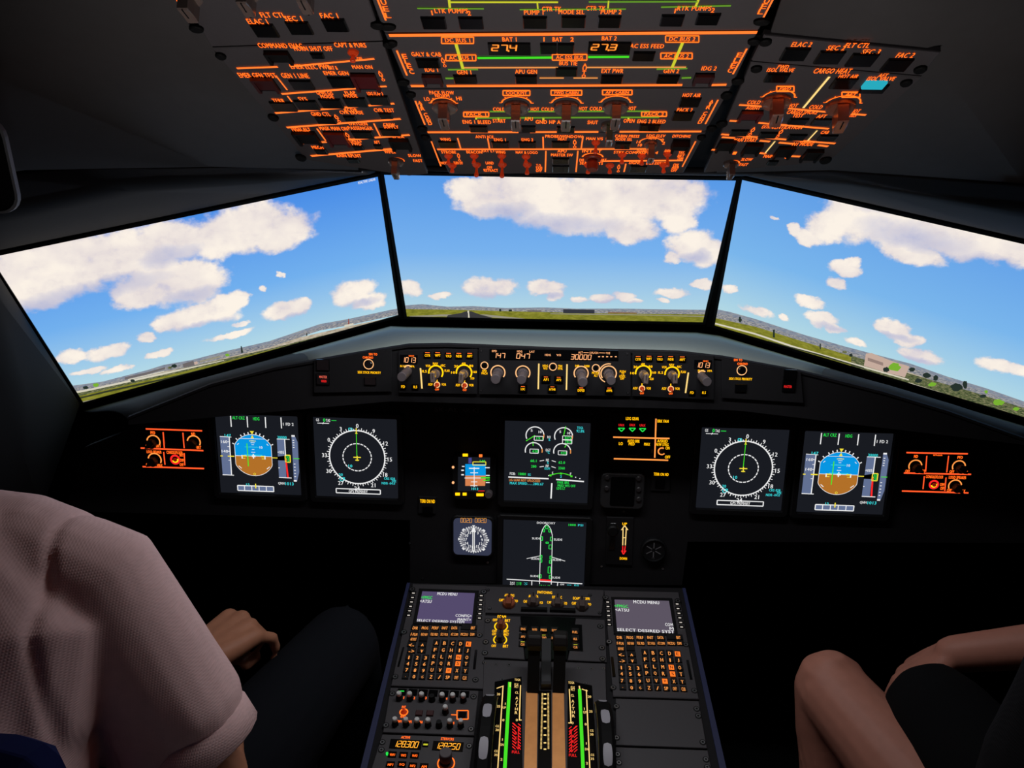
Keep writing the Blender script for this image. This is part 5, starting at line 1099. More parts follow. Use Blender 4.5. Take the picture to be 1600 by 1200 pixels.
for s_, x, y, w in (('TOGA', 808.5, 1063.5, 9), ('FLX', 807, 1071, 6), ('MCT', 807, 1074.5, 6), ('CL', 807.5, 1083.5, 5), ('0', 807.5, 1126.5, 3), ('TOGA', 892.5, 1068, 9), ('FLX', 895, 1075.5, 6), ('MCT', 895, 1079, 6), ('CL', 894.5, 1088, 5), ('0', 894.5, 1131, 3), ('1', 789.5, 1101, 2), ('UP', 788, 1107, 5), ('0', 786.5, 1126.5, 3), ('1', 785, 1157, 2), ('DN', 784.5, 1165, 5), ('2', 783.5, 1188, 3), ('20', 779, 1086, 5), ('25', 779, 1105, 5), ('CG', 777, 1136, 5), ('30', 777, 1142, 5), ('CG', 775, 1175, 5), ('35', 775, 1181, 5),
                       ('1', 913, 1109, 2), ('UP', 914, 1114.5, 5), ('0', 915, 1133, 3), ('1', 916, 1163, 2), ('DN', 916.5, 1172, 5), ('2', 917, 1194, 3), ('20', 921, 1090, 5), ('25', 923, 1113, 5), ('CG', 924.5, 1143, 5), ('30', 924.5, 1149, 5), ('CG', 925.5, 1181, 5), ('35', 925.5, 1187, 5)): t.T(B, s_, x, y, w, 3.6, WY, Z)
vtext(t, B, 'A/THR', 807.5, 1092, 806.5, 1115, 4, 4.2, WY, Z); vtext(t, B, 'A/THR', 895, 1097, 896, 1120, 4, 4.2, WY, Z); B.build('lettering', t.o)
B = MB()
for x0, x1, y0, s_ in ((800.5, 813.5, 1131, 1), (902, 889, 1135.5, -1)):
    for k in range(9):
        y = y0 + k * 4.6; t.L(B, x0, y, x0 + s_ * 5, y + 4.5, 1.1, RE, Z); t.L(B, x1 - s_ * 4, y + 1, x1, y + 4.6, 1.1, RE, Z)
    t.L(B, x0 + s_ * 1.5, y0, x0 + s_ * 12, y0 + 11, 1.2, RE, Z); t.L(B, x0 + s_ * 9.5, y0 + 8, x0 + s_ * 9, y0 + 38, 1, RE, Z); t.L(B, x0 + s_ * 6, y0 + 37, x0 + s_ * 9, y0 + 41, 1.2, RE, Z); t.L(B, x0 + s_ * 12, y0 + 37, x0 + s_ * 9, y0 + 41, 1.2, RE, Z)
vtext(t, B, 'REV', 806.5, 1147, 806, 1162, 3.6, 4, RE, Z); vtext(t, B, 'REV', 896, 1152, 895.5, 1168, 3.6, 4, RE, Z); t.T(B, 'FULL', 806, 1176.5, 12, 4.4, RE, Z); t.T(B, 'FULL', 895, 1181.5, 12, 4.4, RE, Z)
B.build('reverse_marking', t.o)
for x, y in ((757, 1035.5), (775, 1038.5), (795.5, 1039.5), (784.5, 1062), (904, 1044.5), (924, 1045.5), (943, 1045), (914, 1068)): t.screw(x, y, 2.6)
# thrust levers: curved arms rising from the slides to broad grips
for x, lab in ((833, 'black thrust lever pushed forward on the pink shirt side'), (873, 'black thrust lever pushed forward on the bare knee side')):
    th = Thing('thrust_lever', lab, 'lever', F_PED, x, 1076, group='pair of thrust levers')
    th.o.location += F_PED.N * .0031
    j = th.J(x, 1076)[0]; B = MB(); w = 11.5 * j
    prof = [(-.012, 0.0), (.004, .0), (.030, .035), (.036, .060), (.026, .064), (.012, .040)]
    vs = [(-w * .8, a, b) for a, b in prof] + [(w * .8, a, b) for a, b in prof]; n = len(prof)
    B.add(vs, [tuple(range(n))[::-1], tuple(range(n, 2 * n))] + [(i, (i + 1) % n, n + (i + 1) % n, n + i) for i in range(n)], BLACK); B.build('lever_arm', th.o)
    B = MB(); gp = [(.022, .056), (.040, .056), (.050, .070), (.046, .080), (.030, .082), (.020, .070)]; n = len(gp); vs = [(-w, a, b) for a, b in gp] + [(w, a, b) for a, b in gp]
    B.add(vs, [tuple(range(n))[::-1], tuple(range(n, 2 * n))] + [(i, (i + 1) % n, n + (i + 1) % n, n + i) for i in range(n)], mat('lever_grip', (24, 20, 19), .5)); g = B.build('lever_grip', th.o); md = g.modifiers.new('b', 'BEVEL'); md.width = .003; md.segments = 2
th = Thing('pedestal_cap', 'grey raised cover block between the two thrust levers', 'cover block', F_PED, 853, 1050)
B = MB(); B.prism([th.l(846, 1006), th.l(861, 1006), th.l(861, 1078), th.l(845, 1078)], .0012, .016, mat('cap_grey', (50, 50, 52), .55), bev=.003); B.build('cover', th.o)
# pitch trim wheels half sunk at the sides of the quadrant
def wheel(label, px, py, axis_z=-.078, r=.128, wd=.024, s_=1):
    t = Thing('trim_wheel', label, 'trim wheel', F_PED, px, py, group='pair of trim wheels')
    def ax(v): return (v[2], v[0], v[1] + axis_z)   # lathe axis turned to run across the pedestal
    B = MB(); h = wd / 2
    prof = [(r * .35, -h * .5), (r * .84, -h * .55), (r * .90, -h), (r * .97, -h), (r, -h * .6), (r, h * .6), (r * .97, h), (r * .90, h), (r * .84, h * .55), (r * .35, h * .5)]
    B.lathe(0, 0, prof, RUBBER, 64, ax=ax); B.build('wheel_rim', t.o)
    for k in range(12):
        B = MB(); a0 = math.radians(30 * k + 8); pts = []
        for rr, zz in (((r + .0006), -h * .62), ((r + .0006), h * .62)):
            pass
        N_ = 18; vs = []
        for i in range(N_ + 1):
            a = a0 + math.radians(15) * i / N_; e = math.sin(math.pi * i / N_) ** .16 * h * .56 + 1e-5
            for zz in (-e, e): vs.append(ax(((r + .0007) * math.cos(a), (r + .0007) * math.sin(a), zz)))
        B.add(vs, [(2 * i, 2 * i + 2, 2 * i + 3, 2 * i + 1) for i in range(N_)], PADG)
        for zs in (-1, 1):
            o_ = []; 
            for i in range(N_ + 1):
                a = a0 + math.radians(15 + 11 * i / N_); e = math.sin(math.pi * i / N_) ** .5 * r * .035
                for q_ in (-e, e): o_.append(ax(((r * .935 + q_) * math.cos(a), (r * .935 + q_) * math.sin(a), zs * (h + .0004))))
            B.add(o_, [(2 * i, 2 * i + 2, 2 * i + 3, 2 * i + 1) for i in range(N_)], PADG)
        B.build('grip_mark', t.o)
    B = MB(); B.ring(0, 0, r * .972, .0034, 0, mat('rim_highlight_tone', (206, 150, 116), .4, .2), n=64); v = [ax((a, b, s_ * (h + .0003))) for a, b, c in B.v]; B.v = v; B.build('rim_highlight', t.o)  # coloured ring painting the light caught along the wheel's inner rim
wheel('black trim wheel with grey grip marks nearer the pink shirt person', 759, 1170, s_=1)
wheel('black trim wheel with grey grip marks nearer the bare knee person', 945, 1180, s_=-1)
# ------------------------------------------------------------------ overhead panel
def omod(label, quad, name='overhead_module'):
    t = Thing(name, label, 'overhead panel', F_OVER, sum(p[0] for p in quad) / len(quad), sum(p[1] for p in quad) / len(quad), group='modules of the overhead panel'); t.plate(quad, OPLATE, -.005, 0); return t
def cap(t, s_, x, y, w, h=6): return (s_, x, y, w, h)
def boxed(t, B, s_, x, y, w, h, tw=None):
    t.frame_rect(B, x - w / 2, y - h / 2, x + w / 2, y + h / 2, 1.8, OR); t.T(B, s_, x, y, (tw or w * .78), h * .62, OR)
def pbs(t, rows, m=GLOSS, hz=.0022):
    for x, y, w, h in rows: t.button(x, y + 1.2, w, h, m, hz)
def dial(t, B, x, y, r, ticks=True, a0=5, a1=175, ey=1.0):
    B = MB()
    t.A(B, x, y, r, 2.4, OR, a0, a1)
    if ticks:
        c = t.l(x, y); j = t.J(x, y)[0]
        for a in (5, 50, 90, 130, 175): k = math.radians(a); B.bar((c[0] + r * j * math.cos(k), c[1] + r * j * math.sin(k)), (c[0] + (r + 4) * j * math.cos(k), c[1] + (r + 4) * j * math.sin(k)), 1.8 * j, .0006, OR)
    B.build('dial_arc_marking', t.o)

# fuel
t = omod('fuel module of the overhead panel with green feed lines at the top', [(556, -70), (1250, -78), (1186, 47), (600, 51)])
leg(t, [('LTK PUMPS', 705, 16, 52), ('1', 675, 19, 4), ('2', 733, 19.5, 5), ('PUMP 1', 834, 18.5, 30), ('CTR TK', 862, 13, 30), ('MODE SEL', 893, 17.5, 40), ('CTR TK', 931, 12, 30), ('PUMP 2', 955, 17.5, 32), ('RTK PUMPS', 1085, 12, 53), ('1', 1055, 16, 4), ('2', 1114, 15, 5)], 7)
lines(t, [(652, 12, 756, 12.6, 2.2, GRD), (702, 2.5, 872, 2.5, 2.6, YG), (701, -8, 703, 11, 4, YG), (812, 14, 905, 13.5, 2, GRD), (905, 13.5, 978, 13, 2, GRD), (920, 2, 1090, 1.5, 2.4, GRD), (839.5, 2, 840.5, 13, 2.4, YG), (951, 0, 950, 12, 2.4, YG), (1033, 10, 1142, 8, 2.4, GRD), (1094, -8, 1087, 9, 4, YG)], name='flow_line_marking')
lines(t, [(586, -12, 603, 31, 3), (1213, -12, 1193, 26, 3)])
B = MB(); vtext(t, B, 'FUEL', 596, -8, 606, 23, 8, 8, OR); vtext(t, B, 'FUEL', 1203, -8, 1189, 17, 8, 8, OR); B.build('side_lettering', t.o)
pbs(t, [(678, 33, 38, 17), (736, 33, 38, 17), (836, 32, 38, 17), (896, 31, 38, 17), (952, 31, 36, 17), (1050, 29, 36, 16), (1106, 27, 36, 16)])
for x, y in ((606, 40), (1190, 32)): t.fastener(x, y, 26, 9)
# electrics
t = omod('electric module of the overhead panel showing 27.4 and 27.3 readouts', [(601, 53), (1185, 48), (1143, 136), (637, 138)])
lines(t, [(608, 49.5 + 5, 895, 52, 4.4), (895, 52, 1183, 49.5, 4.4), (642, 133.5, 663, 133.5, 3.2), (698, 133.5, 880, 133, 3.2), (880, 133, 1066, 132, 3.2), (1112, 132, 1135, 131.5, 3.2), (620, 78, 636, 117, 3), (1167, 75, 1145, 115, 3)])
B = MB(); boxed(t, B, 'DC BUS 1', 715, 62, 50, 10); boxed(t, B, 'AC BUS 1', 720, 89.5, 47, 9); boxed(t, B, 'AC ESS BUS', 890, 88.5, 54, 9); boxed(t, B, 'DC BUS 2', 1066, 60, 52, 10); boxed(t, B, 'AC BUS 2', 1057, 86.5, 49, 9)
leg(t, [('BAT 1', 796, 60.5, 22), ('1', 850, 60.5, 4), ('BAT', 871, 60.5, 15), ('2', 894, 60.5, 5), ('BAT 2', 952, 58.8, 23), ('AC ESS FEED', 1011, 71, 53), ('GALY & CAB', 666, 84, 46), ('IDG 1', 674, 108, 20), ('GEN 1', 725, 112, 22), ('APU GEN', 822, 111, 34), ('BUS TIE', 888, 98, 28), ('EXT PWR', 957, 110, 34), ('GEN 2', 1049, 110, 24), ('IDG 2', 1108, 106, 23)], 6.4, B=B)
vtext(t, B, 'AUTO', 914, 101, 912, 118, 6, 5, OR); vtext(t, B, 'ELEC', 632, 87, 643, 111, 7, 7, OR); vtext(t, B, 'ELEC', 1155, 85, 1141, 109, 7, 7, OR); vtext(t, B, 'AUTO', 691, 91, 695, 102, 5, 4, OR)
B.build('lettering', t.o)
lines(t, [(712.5, 68, 723.5, 107, 5, YG), (1066.5, 66, 1050, 105, 5, YG), (746, 89.7, 862, 89, 3.2, GRS), (919, 88.3, 983, 88, 3.2, GRS), (700, 108, 747, 107.5, 2.4, GRD), (725, 105, 872, 104.5, 2.2, TAN), (916, 104.4, 1072, 104, 2.2, TAN), (1026, 107, 1074, 106, 2.4, GRD), (843, 121, 881, 121, 2, TAN), (896, 121, 934, 121, 2, TAN), (696, 121.5, 709, 121.5, 2.6, GRD), (1065, 121, 1080, 120.5, 2.6, GRD)], name='flow_line_marking')
for s_, x, y in (('274', 788, 70.5), ('273', 944, 69.3)):
    B = MB(); B.prism(t.rect(x + 8, y + 4, 66, 17), 0, .002, GLOSS); w = B.build('display_window', t.o)
    B = MB(); a = t.l(x, y); jx, jy = t.J(x, y); B.seg7(s_, a[0], a[1], 38 * jx, 9 * jy, .0026, glow('amber_digit_bright', (255, 140, 50), 1.4), .1, .2); t.L(B, x + 5.5, y + 4.6, x + 8, y + 4.6, 2.6, glow('amber_digit_bright', (255, 140, 50)), .0026); B.build('readout', w)
pbs(t, [(857, 73, 26, 15), (884, 73, 26, 15), (1006, 85, 34, 13), (669, 96, 36, 13), (727, 121, 36, 12), (822, 121, 34, 12), (885, 109.5, 34, 12), (956, 121, 34, 12), (1044, 121, 34, 12)])
for x, y in ((676, 122), (1099, 121)): t.guard(x, y, 34, 18, mat('guard_plum', (66, 30, 36), .45))
for x, y in ((608, 68), (1178, 63), (630, 127), (1153, 125)): t.fastener(x, y, 20, 9)
# air conditioning
t = omod('air conditioning module of the overhead panel with four large smoky knobs', [(638, 140), (1142, 138), (1103, 205), (668, 208)])
lines(t, [(668, 206, 810, 205.8), (828, 205.8, 935, 205.4), (968, 205.2, 1096, 204.6), (649, 157, 664, 194), (1122, 155, 1102, 193)])
B = MB(); boxed(t, B, 'COCKPIT', 807, 144.5, 42, 7.5); boxed(t, B, 'FWD CABIN', 885, 144, 48, 7.5); boxed(t, B, 'AFT CABIN', 964.5, 143.5, 46, 7.5); boxed(t, B, 'PACK 1', 744, 178, 39, 7); boxed(t, B, 'PACK 2', 1022, 177.5, 39, 7)
leg(t, [('PACK FLOW', 690, 144, 38), ('NORM', 691, 149, 22, 4.5), ('LO', 667, 154, 8), ('HI', 717, 153, 8), ('COLD', 780, 170, 19), ('HOT', 836, 170, 13), ('COLD', 855.5, 170, 19), ('HOT', 911, 169, 13), ('COLD', 931, 169, 19), ('HOT', 987, 168.5, 13), ('ENG 1 BLEED', 745, 190, 44), ('START', 780, 188, 20), ('APU', 826, 185, 13), ('GND HP AIR', 860, 190, 46), ('SHUT', 926, 190.5, 16), ('OPEN', 983, 188, 17), ('ENG 2 BLEED', 1018, 189, 44), ('HOT AIR', 1081, 148, 28), ('PACK 2', 1070, 171, 24)], 5.6, B=B)
for x, y, r in ((807, 161, 23), (885, 161, 23), (962, 160, 23), (693, 161, 19)): dial(t, B, x, y, r)
vtext(t, B, 'AIR COND', 656, 160, 672, 192, 6, 5, OR); vtext(t, B, 'AIR COND', 1112, 158, 1094, 190, 6, 5, OR); B.build('lettering', t.o)
lines(t, [(765, 173.5, 985, 173, 2.4, GRD), (745, 183.5, 1030, 182.5, 2.4, GRD), (1015, 173, 985, 173, 2.4, GRD), (779, 183, 779, 187, 3, YG), (849, 183, 849, 187, 3, YG), (982, 183, 982, 186, 3, YG), (744, 183, 744, 186, 3, YG)], name='flow_line_marking')
for x, y, tx, ty in ((695, 164, 697, 196), (807, 165, 808, 198), (885, 165, 885, 199), (962, 165, 961, 195)): t.paddle(x, y, tx, ty, 22, CLEAR, r=20)
t.paddle(952, 194, 953, 226, 15, CLEAR, r=13)
pbs(t, [(748, 199, 28, 9), (884, 200, 28, 9), (826, 199, 22, 9), (1015, 196.5, 32, 10), (1078, 157, 32, 13), (1067, 178.5, 32, 13)])
for x, y in ((642, 146), (1136, 146), (660, 200), (1112, 199)): t.fastener(x, y, 16, 8)
# anti ice, pressure, lights
t = omod('lowest overhead module with rows of orange toggle switches', [(669, 209), (1103, 207), (1068, 270), (702, 272)])
lines(t, [(683, 232.8, 850, 232.5), (850, 232.5, 1010, 232), (674, 220, 689, 259), (715, 215, 720, 232), (762, 215, 765, 232), (848.5, 213, 849, 232), (911, 212, 908, 232), (853, 235, 852, 268), (903, 235, 900, 268), (940, 251, 1067, 250, 2.2), (978, 255, 975, 268), (1087, 220, 1066, 260)], w=2.2)
B = MB()
leg(t, [('WING', 696, 217, 16), ('ANTI ICE', 757, 213, 28), ('ENG 1', 781, 217.5, 18), ('ENG 2', 824, 217.5, 18), ('PROBE/WINDOW', 881, 212.5, 58), ('HEAT', 879, 216.5, 14), ('MAN V/S', 929, 216, 26), ('CABIN PRESS', 980, 212, 38), ('MODE SEL', 975, 217, 26), ('LDG ELEV', 1025, 211.5, 29), ('AUTO', 1020, 215, 12), ('DITCHING', 1065, 212, 28), ('STROBE', 701, 237, 23), ('BEACON', 741, 237, 24), ('EXT LT', 763, 235, 20), ('WING', 782, 237, 15), ('NAV & LOGO', 823, 237.5, 34), ('LAND', 765, 254, 12), ('OFF', 765, 261, 8), ('RETRACT', 767, 265.5, 22), ('NOSE', 695, 254, 12), ('TURN OFF', 716, 254, 14), ('APU', 878, 235.5, 14), ('MASTER SW', 878, 241.5, 34), ('INT LT', 925, 235.5, 30), ('STBY COMPASS', 984, 237.5, 50), ('DOME', 1003, 235.5, 16), ('ANN LT', 1046, 235, 16), ('SIGNS', 992, 253.5, 18), ('EMER EXIT LT', 1025, 254.5, 30), ('DIM', 910, 249.5, 9), ('BRT', 943, 249.5, 9), ('SEAT BELTS', 924, 254.5, 36), ('TEST', 1066, 238, 12), ('BRT', 1064, 243, 10), ('DIM', 1063, 247.5, 8), ('ON', 1056, 257, 8), ('ARM', 1055, 261, 10), ('OFF', 1053, 265.5, 9), ('T.O.', 842, 258, 8), ('TAXI', 842, 262, 10), ('OFF', 842, 266, 9), ('14', 998, 221, 6), ('10', 1000, 226, 6), ('0', 1035, 218, 4), ('2', 1037, 223, 4), ('4', 1026, 238, 4)], 4.2, B=B)
vtext(t, B, 'AUTO', 898, 219, 898, 229, 5, 3.4, OR); vtext(t, B, 'AUTO', 716, 240, 718, 250, 4, 3, OR); vtext(t, B, 'AUTO', 967, 258, 966, 267, 4, 3, OR)
dial(t, B, 926, 245, 16, False); t.A(B, 1017, 222, 18, 2, OR, 10, 170); B.build('lettering', t.o)
pbs(t, [(700, 223, 28, 9), (782, 223.5, 27, 9), (824, 223.5, 27, 9), (876, 223, 28, 9), (973, 225, 24, 9), (876, 249, 26, 8), (876, 261.5, 26, 9), (997, 261.5, 26, 9)])
t.guard(1063, 223, 30, 14, BLACK, .009)
for x, y, tx, ty in ((701, 242, 703, 258), (707, 257, 708, 270), (741, 242, 742, 256), (745, 256, 746, 277), (784, 242, 785, 256), (785, 256, 786, 278), (822, 243, 823, 256), (824, 256, 825, 273), (931, 221, 931, 240), (972, 240, 973, 256), (953, 257, 954, 271), (1003, 242, 1005, 258), (1043, 239, 1045, 261), (1037, 256, 1038, 271), (919, 256, 921, 271)): t.toggle(x, y, tx, ty, 9)
t.paddle(1017, 222, 1018, 252, 15, CLEAR, r=10); t.round_knob(926, 246, 926, 266, 9, mat('knob_red_lit', (150, 62, 44), .4), skirt=14)
for x, y in ((664, 213), (1096, 213)): t.fastener(x, y, 14, 7)

# side modules (pink shirt side)
t = omod('flight control module of the overhead panel on the pink shirt side', [(245, -70), (552, -70), (598, 64), (330, 73)])
leg(t, [('FLT CTL', 426, 22.5, 38), ('ELAC 1', 402, 32.5, 31), ('SEC 1', 458, 28, 27), ('FAC 1', 514, 23.5, 27), ('OFF', 285, 2, 16)], 7.5)
pbs(t, [(414, 45, 36, 18), (468, 41, 36, 18), (524, 36.5, 36, 18)])
for x, y, tx, ty in ((296, -8, 306, 27), (386, -14, 398, 18), (478, -18, 488, 14)): t.paddle(x, y, tx, ty, 26, CLEAR, r=20)
for x, y in ((307, 43), (590, 38)): t.fastener(x, y, 22, 10)
t = omod('evacuation and emergency power module of the overhead panel, pink shirt side', [(332, 76), (599, 67), (668, 272), (640, 275), (478, 250)])
LN = [(370, 106, 434, 103.5), (453, 103, 585, 91), (440, 146, 560, 137), (430, 176, 616, 161), (448, 198.5, 626, 185), (540, 218, 640, 210), (486, 243, 612, 232), (431, 117, 449, 140), (449, 149, 456, 158), (495, 200, 509, 219), (584, 192, 594, 212), (594, 134.5, 604, 134), (502, 221.5, 510, 221), (470, 223.5, 474, 223)]
lines(t, LN, w=2.3)
B = MB()
leg(t, [('COMMAND EVAC', 438, 70.5, 69, 7), ('HORN SHUT OFF', 489, 75, 60, 7), ('CAPT & PURS', 547, 69.5, 49, 7), ('EMER ELEC PWR', 485, 103.5, 62, 7), ('EMER GEN TEST', 402, 117, 58, 7), ('GEN 1 LINE', 461, 117.5, 42, 7), ('RAT &', 520, 105, 14), ('EMER GEN', 525, 113.5, 38), ('MAN ON', 566, 104, 31), ('TERR', 435, 156.5, 18), ('SYS', 473, 154, 13), ('GPWS G/S', 507, 144.5, 25, 5), ('MODE', 511, 150, 20, 5), ('FLAP', 547, 144, 16, 5), ('MODE', 548, 149, 20, 5), ('LDG FLAP 3', 586, 145.5, 24, 5), ('GND CTL', 501, 177.5, 29), ('RCDR', 548, 171, 20, 5), ('CVR ERASE', 549, 175, 36, 5), ('CVR TEST', 600, 171.5, 31), ('HIGH ALT', 470, 201, 29, 4.5), ('LANDING', 472, 205, 27, 4.5), ('MASK MAN ON', 521, 200, 43, 5.5), ('OXYGEN', 559, 192.5, 29, 5), ('PASSENGER', 563, 199.5, 38, 5), ('CREW', 608, 194, 18, 4.5), ('SUPPLY', 611, 197.5, 23, 4.5), ('CALLS', 554, 219, 20, 4.5), ('FWD', 557, 224, 14, 4.5), ('MECH', 496, 229.5, 17, 4.5), ('AFT', 589, 221.5, 9, 4.5), ('EMER', 622, 212.5, 18, 4.5), ('RAIN RPLNT', 545, 242.5, 38, 5), ('WIPER', 609, 236.5, 17, 5), ('SLOW', 648, 242.5, 20, 4), ('FAST', 653, 250.5, 14, 4), ('OFF', 562, 91, 8)], 5.6, B=B)
vtext(t, B, 'AUTO', 593, 112, 599, 124, 5, 4, OR); vtext(t, B, 'AUTO', 524, 180, 530, 189, 5, 3.4, OR); vtext(t, B, 'AUTO', 541, 208, 547, 217, 5, 3.4, OR); t.A(B, 620, 250, 11, 2, OR, -20, 110); B.build('lettering', t.o)
pbs(t, [(496, 84, 20, 7), (472, 130, 34, 13), (533, 126, 36, 15), (443, 164, 36, 13), (480, 161.5, 34, 13), (518, 159, 34, 13), (556, 157, 34, 13), (592, 154, 32, 13), (509, 185, 30, 10), (547, 182.5, 18, 7), (603, 178, 20, 8), (567, 208, 32, 10), (610, 204, 30, 10), (560, 228.5, 16, 6), (502, 234.5, 18, 7), (591, 227, 12, 6), (552, 248.5, 18, 6)])
t.guard(436, 87, 42, 20, BLACK); t.guard(415, 130, 38, 24, mat('guard_dark_red', (70, 20, 22), .45)); t.guard(572, 126, 42, 30); t.guard(480, 214, 40, 22, BLACK); t.guard(527, 215, 36, 24); t.guard(626, 224, 34, 20, BLACK)
t.toggle(552, 80, 552, 97, 12); t.paddle(619, 250, 624, 277, 14, CLEAR, r=12)
for x, y in ((345, 86), (613, 66), (427, 182), (470, 245)): t.fastener(x, y, 16, 9)
# side modules (bare knee side)
t = omod('flight control module of the overhead panel on the bare knee side', [(1194, 55), (1470, 82), (1441, 118), (1174, 95)])
leg(t, [('ELAC 2', 1253, 68.5, 31), ('SEC 2', 1307, 74, 28), ('FLT CTL', 1340, 70, 38), ('SEC 3', 1361, 80, 28), ('FAC 2', 1415, 85.5, 27)], 7)
def chips(B, hz): pass
pbs(t, [(1242, 82, 40, 18), (1296, 87, 40, 18), (1347, 91, 42, 18), (1401, 99, 40, 17)])
for x, y in ((1438, 107), (1196, 64)): t.fastener(x, y, 20, 10)
t = omod('cargo heat and ventilation module of the overhead panel, bare knee side', [(1173, 98), (1440, 121), (1300, 249), (1250, 257), (1100, 270)])
lines(t, [(1296, 119, 1255, 168, 4, WY), (1155, 163, 1200, 166), (1232, 168.5, 1300, 175), (1330, 177, 1353, 179), (1140, 188, 1151, 188.5), (1183, 191, 1295, 200.5), (1127, 209, 1305, 223.5), (1128, 213.5, 1148, 215), (1187, 219, 1203, 220.5), (1217, 222, 1240, 224), (1278, 226, 1294, 228), (1277, 203, 1262, 219, 2.4, WY), (1211, 220, 1196, 238, 2.4, WY), (1112, 233, 1127, 234), (1182, 238, 1197, 239.5), (1233, 243, 1250, 244), (1268, 246, 1280, 247)], w=2.3)
B = MB(); boxed(t, B, 'FWD', 1227, 138, 27, 8, 17); boxed(t, B, 'AFT', 1329.5, 147, 28, 8, 17)
leg(t, [('FWD', 1224, 103.5, 17), ('ISOL VALVE', 1220, 108.5, 42), ('CARGO HEAT', 1301, 110, 58, 7.5), ('HOT AIR', 1326, 118.5, 30), ('AFT', 1380, 117, 14), ('ISOL VALVE', 1377, 122, 43), ('COLD', 1178, 159, 20), ('HOT', 1239, 164, 15), ('COLD', 1275, 166.5, 20), ('HOT', 1337, 173, 13), ('AGENT', 1177, 168, 22, 4.5), ('CARGO SMOKE', 1254, 174.5, 48), ('TEST', 1247, 180, 16, 5), ('AFT', 1284, 181, 14, 5), ('DISCH', 1333, 180, 10, 4), ('EXTRACT', 1202, 197.5, 22, 4.5), ('VENTILATION', 1230, 198, 48, 5.5), ('CAB', 1289, 206, 12, 4.5), ('MAN START', 1165, 218, 36, 5), ('ENG', 1168, 214, 14, 4), ('N1 MODE', 1255, 224.5, 32, 5), ('ENG', 1258, 220.5, 14, 4), ('1', 1148, 238.5, 12, 4), ('SLOW', 1167, 248.5, 17, 4), ('FAST', 1162, 256.5, 13, 4), ('MAIN', 1201, 243.5, 15, 4.5), ('CK', 1230, 245, 7, 4)], 5.6, B=B)
for x, y, r in ((1216, 152, 25), (1316, 161, 27)): dial(t, B, x, y, r)
vtext(t, B, 'AUTO', 1178, 200, 1172, 209, 5, 3.6, OR); vtext(t, B, 'AUTO', 1222, 203, 1215, 212, 5, 3.6, OR); t.A(B, 1144, 254, 11, 2, OR, -5, 110); B.build('lettering', t.o)
for x, y, tx, ty in ((1213, 156, 1216, 190), (1313, 164, 1316, 200)): t.paddle(x, y, tx, ty, 27, mat('copper_knob', (150, 92, 72), .3, coat=.4), r=23, ang=.15)
t.paddle(1142, 254, 1132, 278, 14, CLEAR, r=12)
pbs(t, [(1214, 118.5, 36, 13), (1318, 127.5, 36, 15), (1365, 136, 40, 12), (1247, 187, 30, 8), (1284, 188, 30, 9), (1155, 205, 28, 8), (1200, 208.5, 28, 8), (1245, 212, 28, 8), (1293, 213, 28, 8), (1207, 252, 16, 6)])
t.button(1366, 130.5, 34, 9, CYL, .0032, 'lit_push_button')
t.guard(1172, 179, 38, 18); 
for x, y in ((1134, 226), (1175, 231), (1225, 236), (1268, 241)): t.guard(x, y, 30, 20, BLACK)
for x, y in ((1416, 128), (1182, 106), (1290, 249), (1135, 148), (1128, 192)): t.fastener(x, y, 18, 9)
# ------------------------------------------------------------------ people
def skin_mat(name, rgb):
    return mat(name, rgb, .55, noise=.12, nscale=60, bump=.15, spec=.3)
def cloth_mat(name, rgb, sc=420.0):
    """pique knit: fine waffle bump plus soft broad folds"""
    if name in MATS: return MATS[name]
    m = mat(name, rgb, .9, noise=.1, nscale=90, spec=.15); nt = m.node_tree; b = nt.nodes['Principled BSDF']; N = nt.nodes.new
    tc = N('ShaderNodeTexCoord'); h = None
    for ax_ in ('X', 'Z'):
        w = N('ShaderNodeTexWave'); w.bands_direction = ax_; w.inputs['Scale'].default_value = sc / 3.0; w.inputs['Distortion'].default_value = .6
        nt.links.new(tc.outputs['Object'], w.inputs['Vector'])
        if h is None: h = w.outputs['Fac']
        else:
            q = N('ShaderNodeMath'); q.operation = 'MULTIPLY'; nt.links.new(h, q.inputs[0]); nt.links.new(w.outputs['Fac'], q.inputs[1]); h = q.outputs[0]
    bp = N('ShaderNodeBump'); bp.inputs['Strength'].default_value = .35; bp.inputs['Distance'].default_value = .0006
    nt.links.new(h, bp.inputs['Height']); nt.links.new(bp.outputs['Normal'], b.inputs['Normal']); return m
SKIN_A = skin_mat('skin_tan', (178, 122, 94)); SKIN_B = skin_mat('skin_light', (178, 120, 102))
SHIRT = cloth_mat('pink_pique', (232, 196, 194)); TROU = mat('dark_trousers', (20, 22, 27), .9, noise=.15, nscale=300, spec=.1)
SHORT = mat('black_shorts', (16, 16, 18), .95, spec=.1); TEE = cloth_mat('black_shirt', (20, 20, 22)); HAIR = mat('dark_hair', (26, 20, 17), .6, bump=.6, nscale=300); SHOE = mat('black_shoe', (18, 17, 17), .4)
EYEW = mat('eye_white', (230, 226, 220), .25); EYED = mat('iris_dark', (36, 24, 18), .2); LIP = mat('lip', (150, 86, 76), .5)

